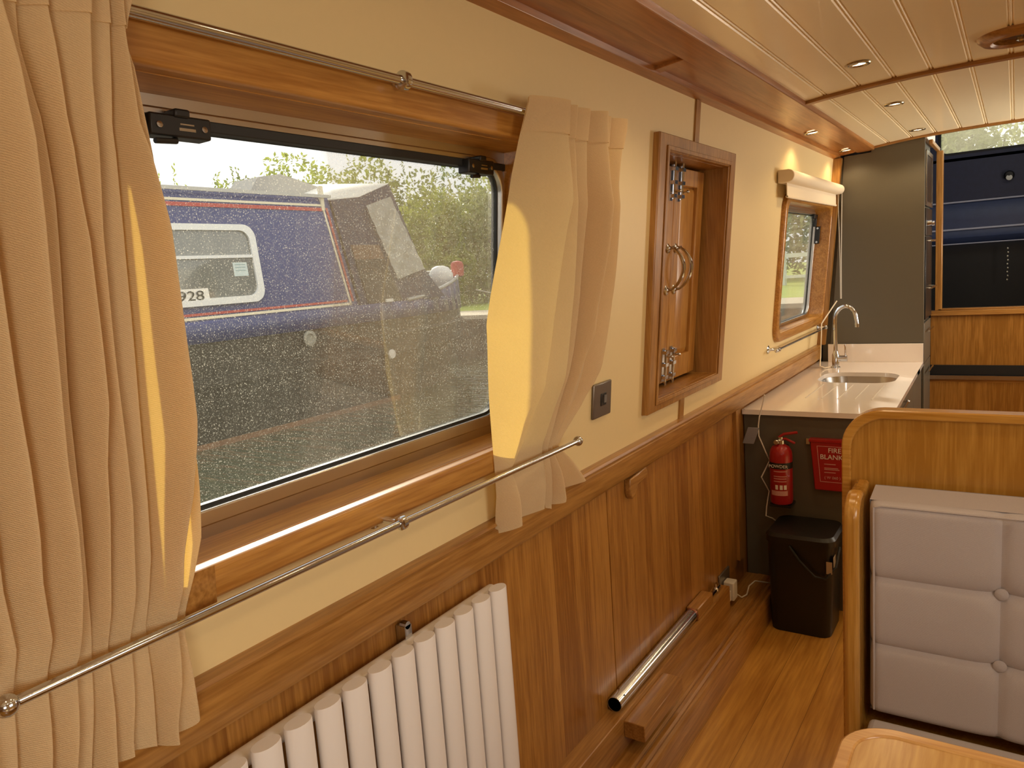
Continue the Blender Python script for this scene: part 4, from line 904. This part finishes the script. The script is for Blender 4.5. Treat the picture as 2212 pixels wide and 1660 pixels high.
def bush(x, y, w_, d_, ztop, mi, label, n=2600, zb=1.1, ls=.05, seed=0):
    rnd = random.Random(seed*31+5); t = thing('bush', (x, y, zb), label, 'bush', 'bushes along the canal bank'); V = []; F = []
    blobs = [(x+rnd.uniform(-.5, .5)*w_, y+rnd.uniform(-.5, .5)*d_, zb+(ztop-zb)*rnd.uniform(.15, .80), rnd.uniform(.22, .42)*min(w_, ztop-zb)) for _ in range(12)]
    for i in range(n):
        bx, by, bz, br = rnd.choice(blobs); a = rnd.uniform(0, 6.283); cph = rnd.uniform(-1, 1); sph = math.sqrt(1-cph*cph); rr = br*rnd.uniform(.6, 1.05)
        p = Vector((bx+rr*sph*math.cos(a), by+rr*sph*math.sin(a), min(ztop+.1*rnd.random(), bz+rr*cph*1.1)))
        u = Vector((rnd.gauss(0, 1), rnd.gauss(0, 1), rnd.gauss(0, 1))).normalized(); q = u.orthogonal().normalized(); s = ls*rnd.uniform(.6, 1.5)
        k = len(V); V += [p-u*s, p+q*s*.45, p+u*s, p-q*s*.45]; F.append((k, k+1, k+2, k+3))
    for i in range(26):      # upright sprigs at the top
        bx, by, bz, br = rnd.choice(blobs); x0_, y0_ = bx+rnd.uniform(-1, 1)*br*.6, by+rnd.uniform(-1, 1)*br*.6; h = rnd.uniform(.15, .5)
        for j in range(12):
            p = Vector((x0_+rnd.uniform(-.05, .05), y0_, bz+br*.8+h*j/12)); u = Vector((rnd.gauss(0, 1), rnd.gauss(0, 1), 1)).normalized(); q = u.orthogonal().normalized(); s = ls*.8
            k = len(V); V += [p-u*s, p+q*s*.4, p+u*s, p-q*s*.4]; F.append((k, k+1, k+2, k+3))
    MB().add(V, F).build('foliage', leafm[mi], t, fix=False)
    mb = MB()
    for k in range(4): mb.tube([(x+rnd.uniform(-.1, .1), y, zb-.05), (x+rnd.uniform(-.4, .4)*w_, y+rnd.uniform(-.3, .3)*d_, zb+(ztop-zb)*.65)], [.05, .015], 6)
    mb.build('stems', barkm, t)
bl = ['low bush showing over the moored boat roof at the left', 'bush topping the moored boat roof beside the low one', 'tall bush rising behind the pale hood roof', 'bush directly behind the stern hood', 'yellow green bush right of the stern hood', 'tall dense bush beside the right window edge', 'dense bush beyond the stern towards the right curtain', 'bush seen through the galley window', 'bush behind the white railing', 'bush seen through the clear bow cover window', 'bush behind the bow cover on the right', 'low lit undergrowth behind the stern']
specs = [(-12.5, 8.6, 1.8, 1.6, 3.45, 1), (-12.5, 9.9, 1.7, 1.6, 3.75, 0), (-12.5, 12.2, 2.2, 2.0, 4.30, 1), (-11.5, 13.2, 2.2, 2, 4.15, 0), (-9.2, 11.0, 1.9, 1.8, 3.15, 1), (-9.3, 13.2, 2.2, 1.8, 3.75, 1), (-6.8, 10.8, 2.4, 1.6, 2.95, 2), (-4.2, 14.5, 2.6, 1.6, 3.6, 0), (-2.0, 14.2, 2.6, 1.6, 3.6, 2), (-.4, 13.8, 2.4, 1.4, 4.2, 2), (1.8, 14.0, 2.4, 1.5, 4.3, 1), (-7.9, 9.6, 1.8, .9, 1.9, 1)]
for i, (s_, lb) in enumerate(zip(specs, bl)): bush(*s_, lb, seed=i, n=7000)
# white railing on the bank by the galley window
rl = thing('white_railing', (-2.4, 11.6, 1.1), 'white post and rail fence on the bank outside the galley window', 'fence')
wr_ = plain('white_rail_paint', (.85, .85, .82), .5)
MB().box(-4.6, -1.0, 11.58, 11.64, 1.50, 1.56).box(-4.6, -1.0, 11.58, 11.64, 1.20, 1.24).build('rail', wr_, rl)
for k in range(5): MB().box(-4.3+.7*k, -4.22+.7*k, 11.56, 11.66, 1.10, 1.60).build('post', wr_, rl)
print('objects', len(bpy.data.objects))
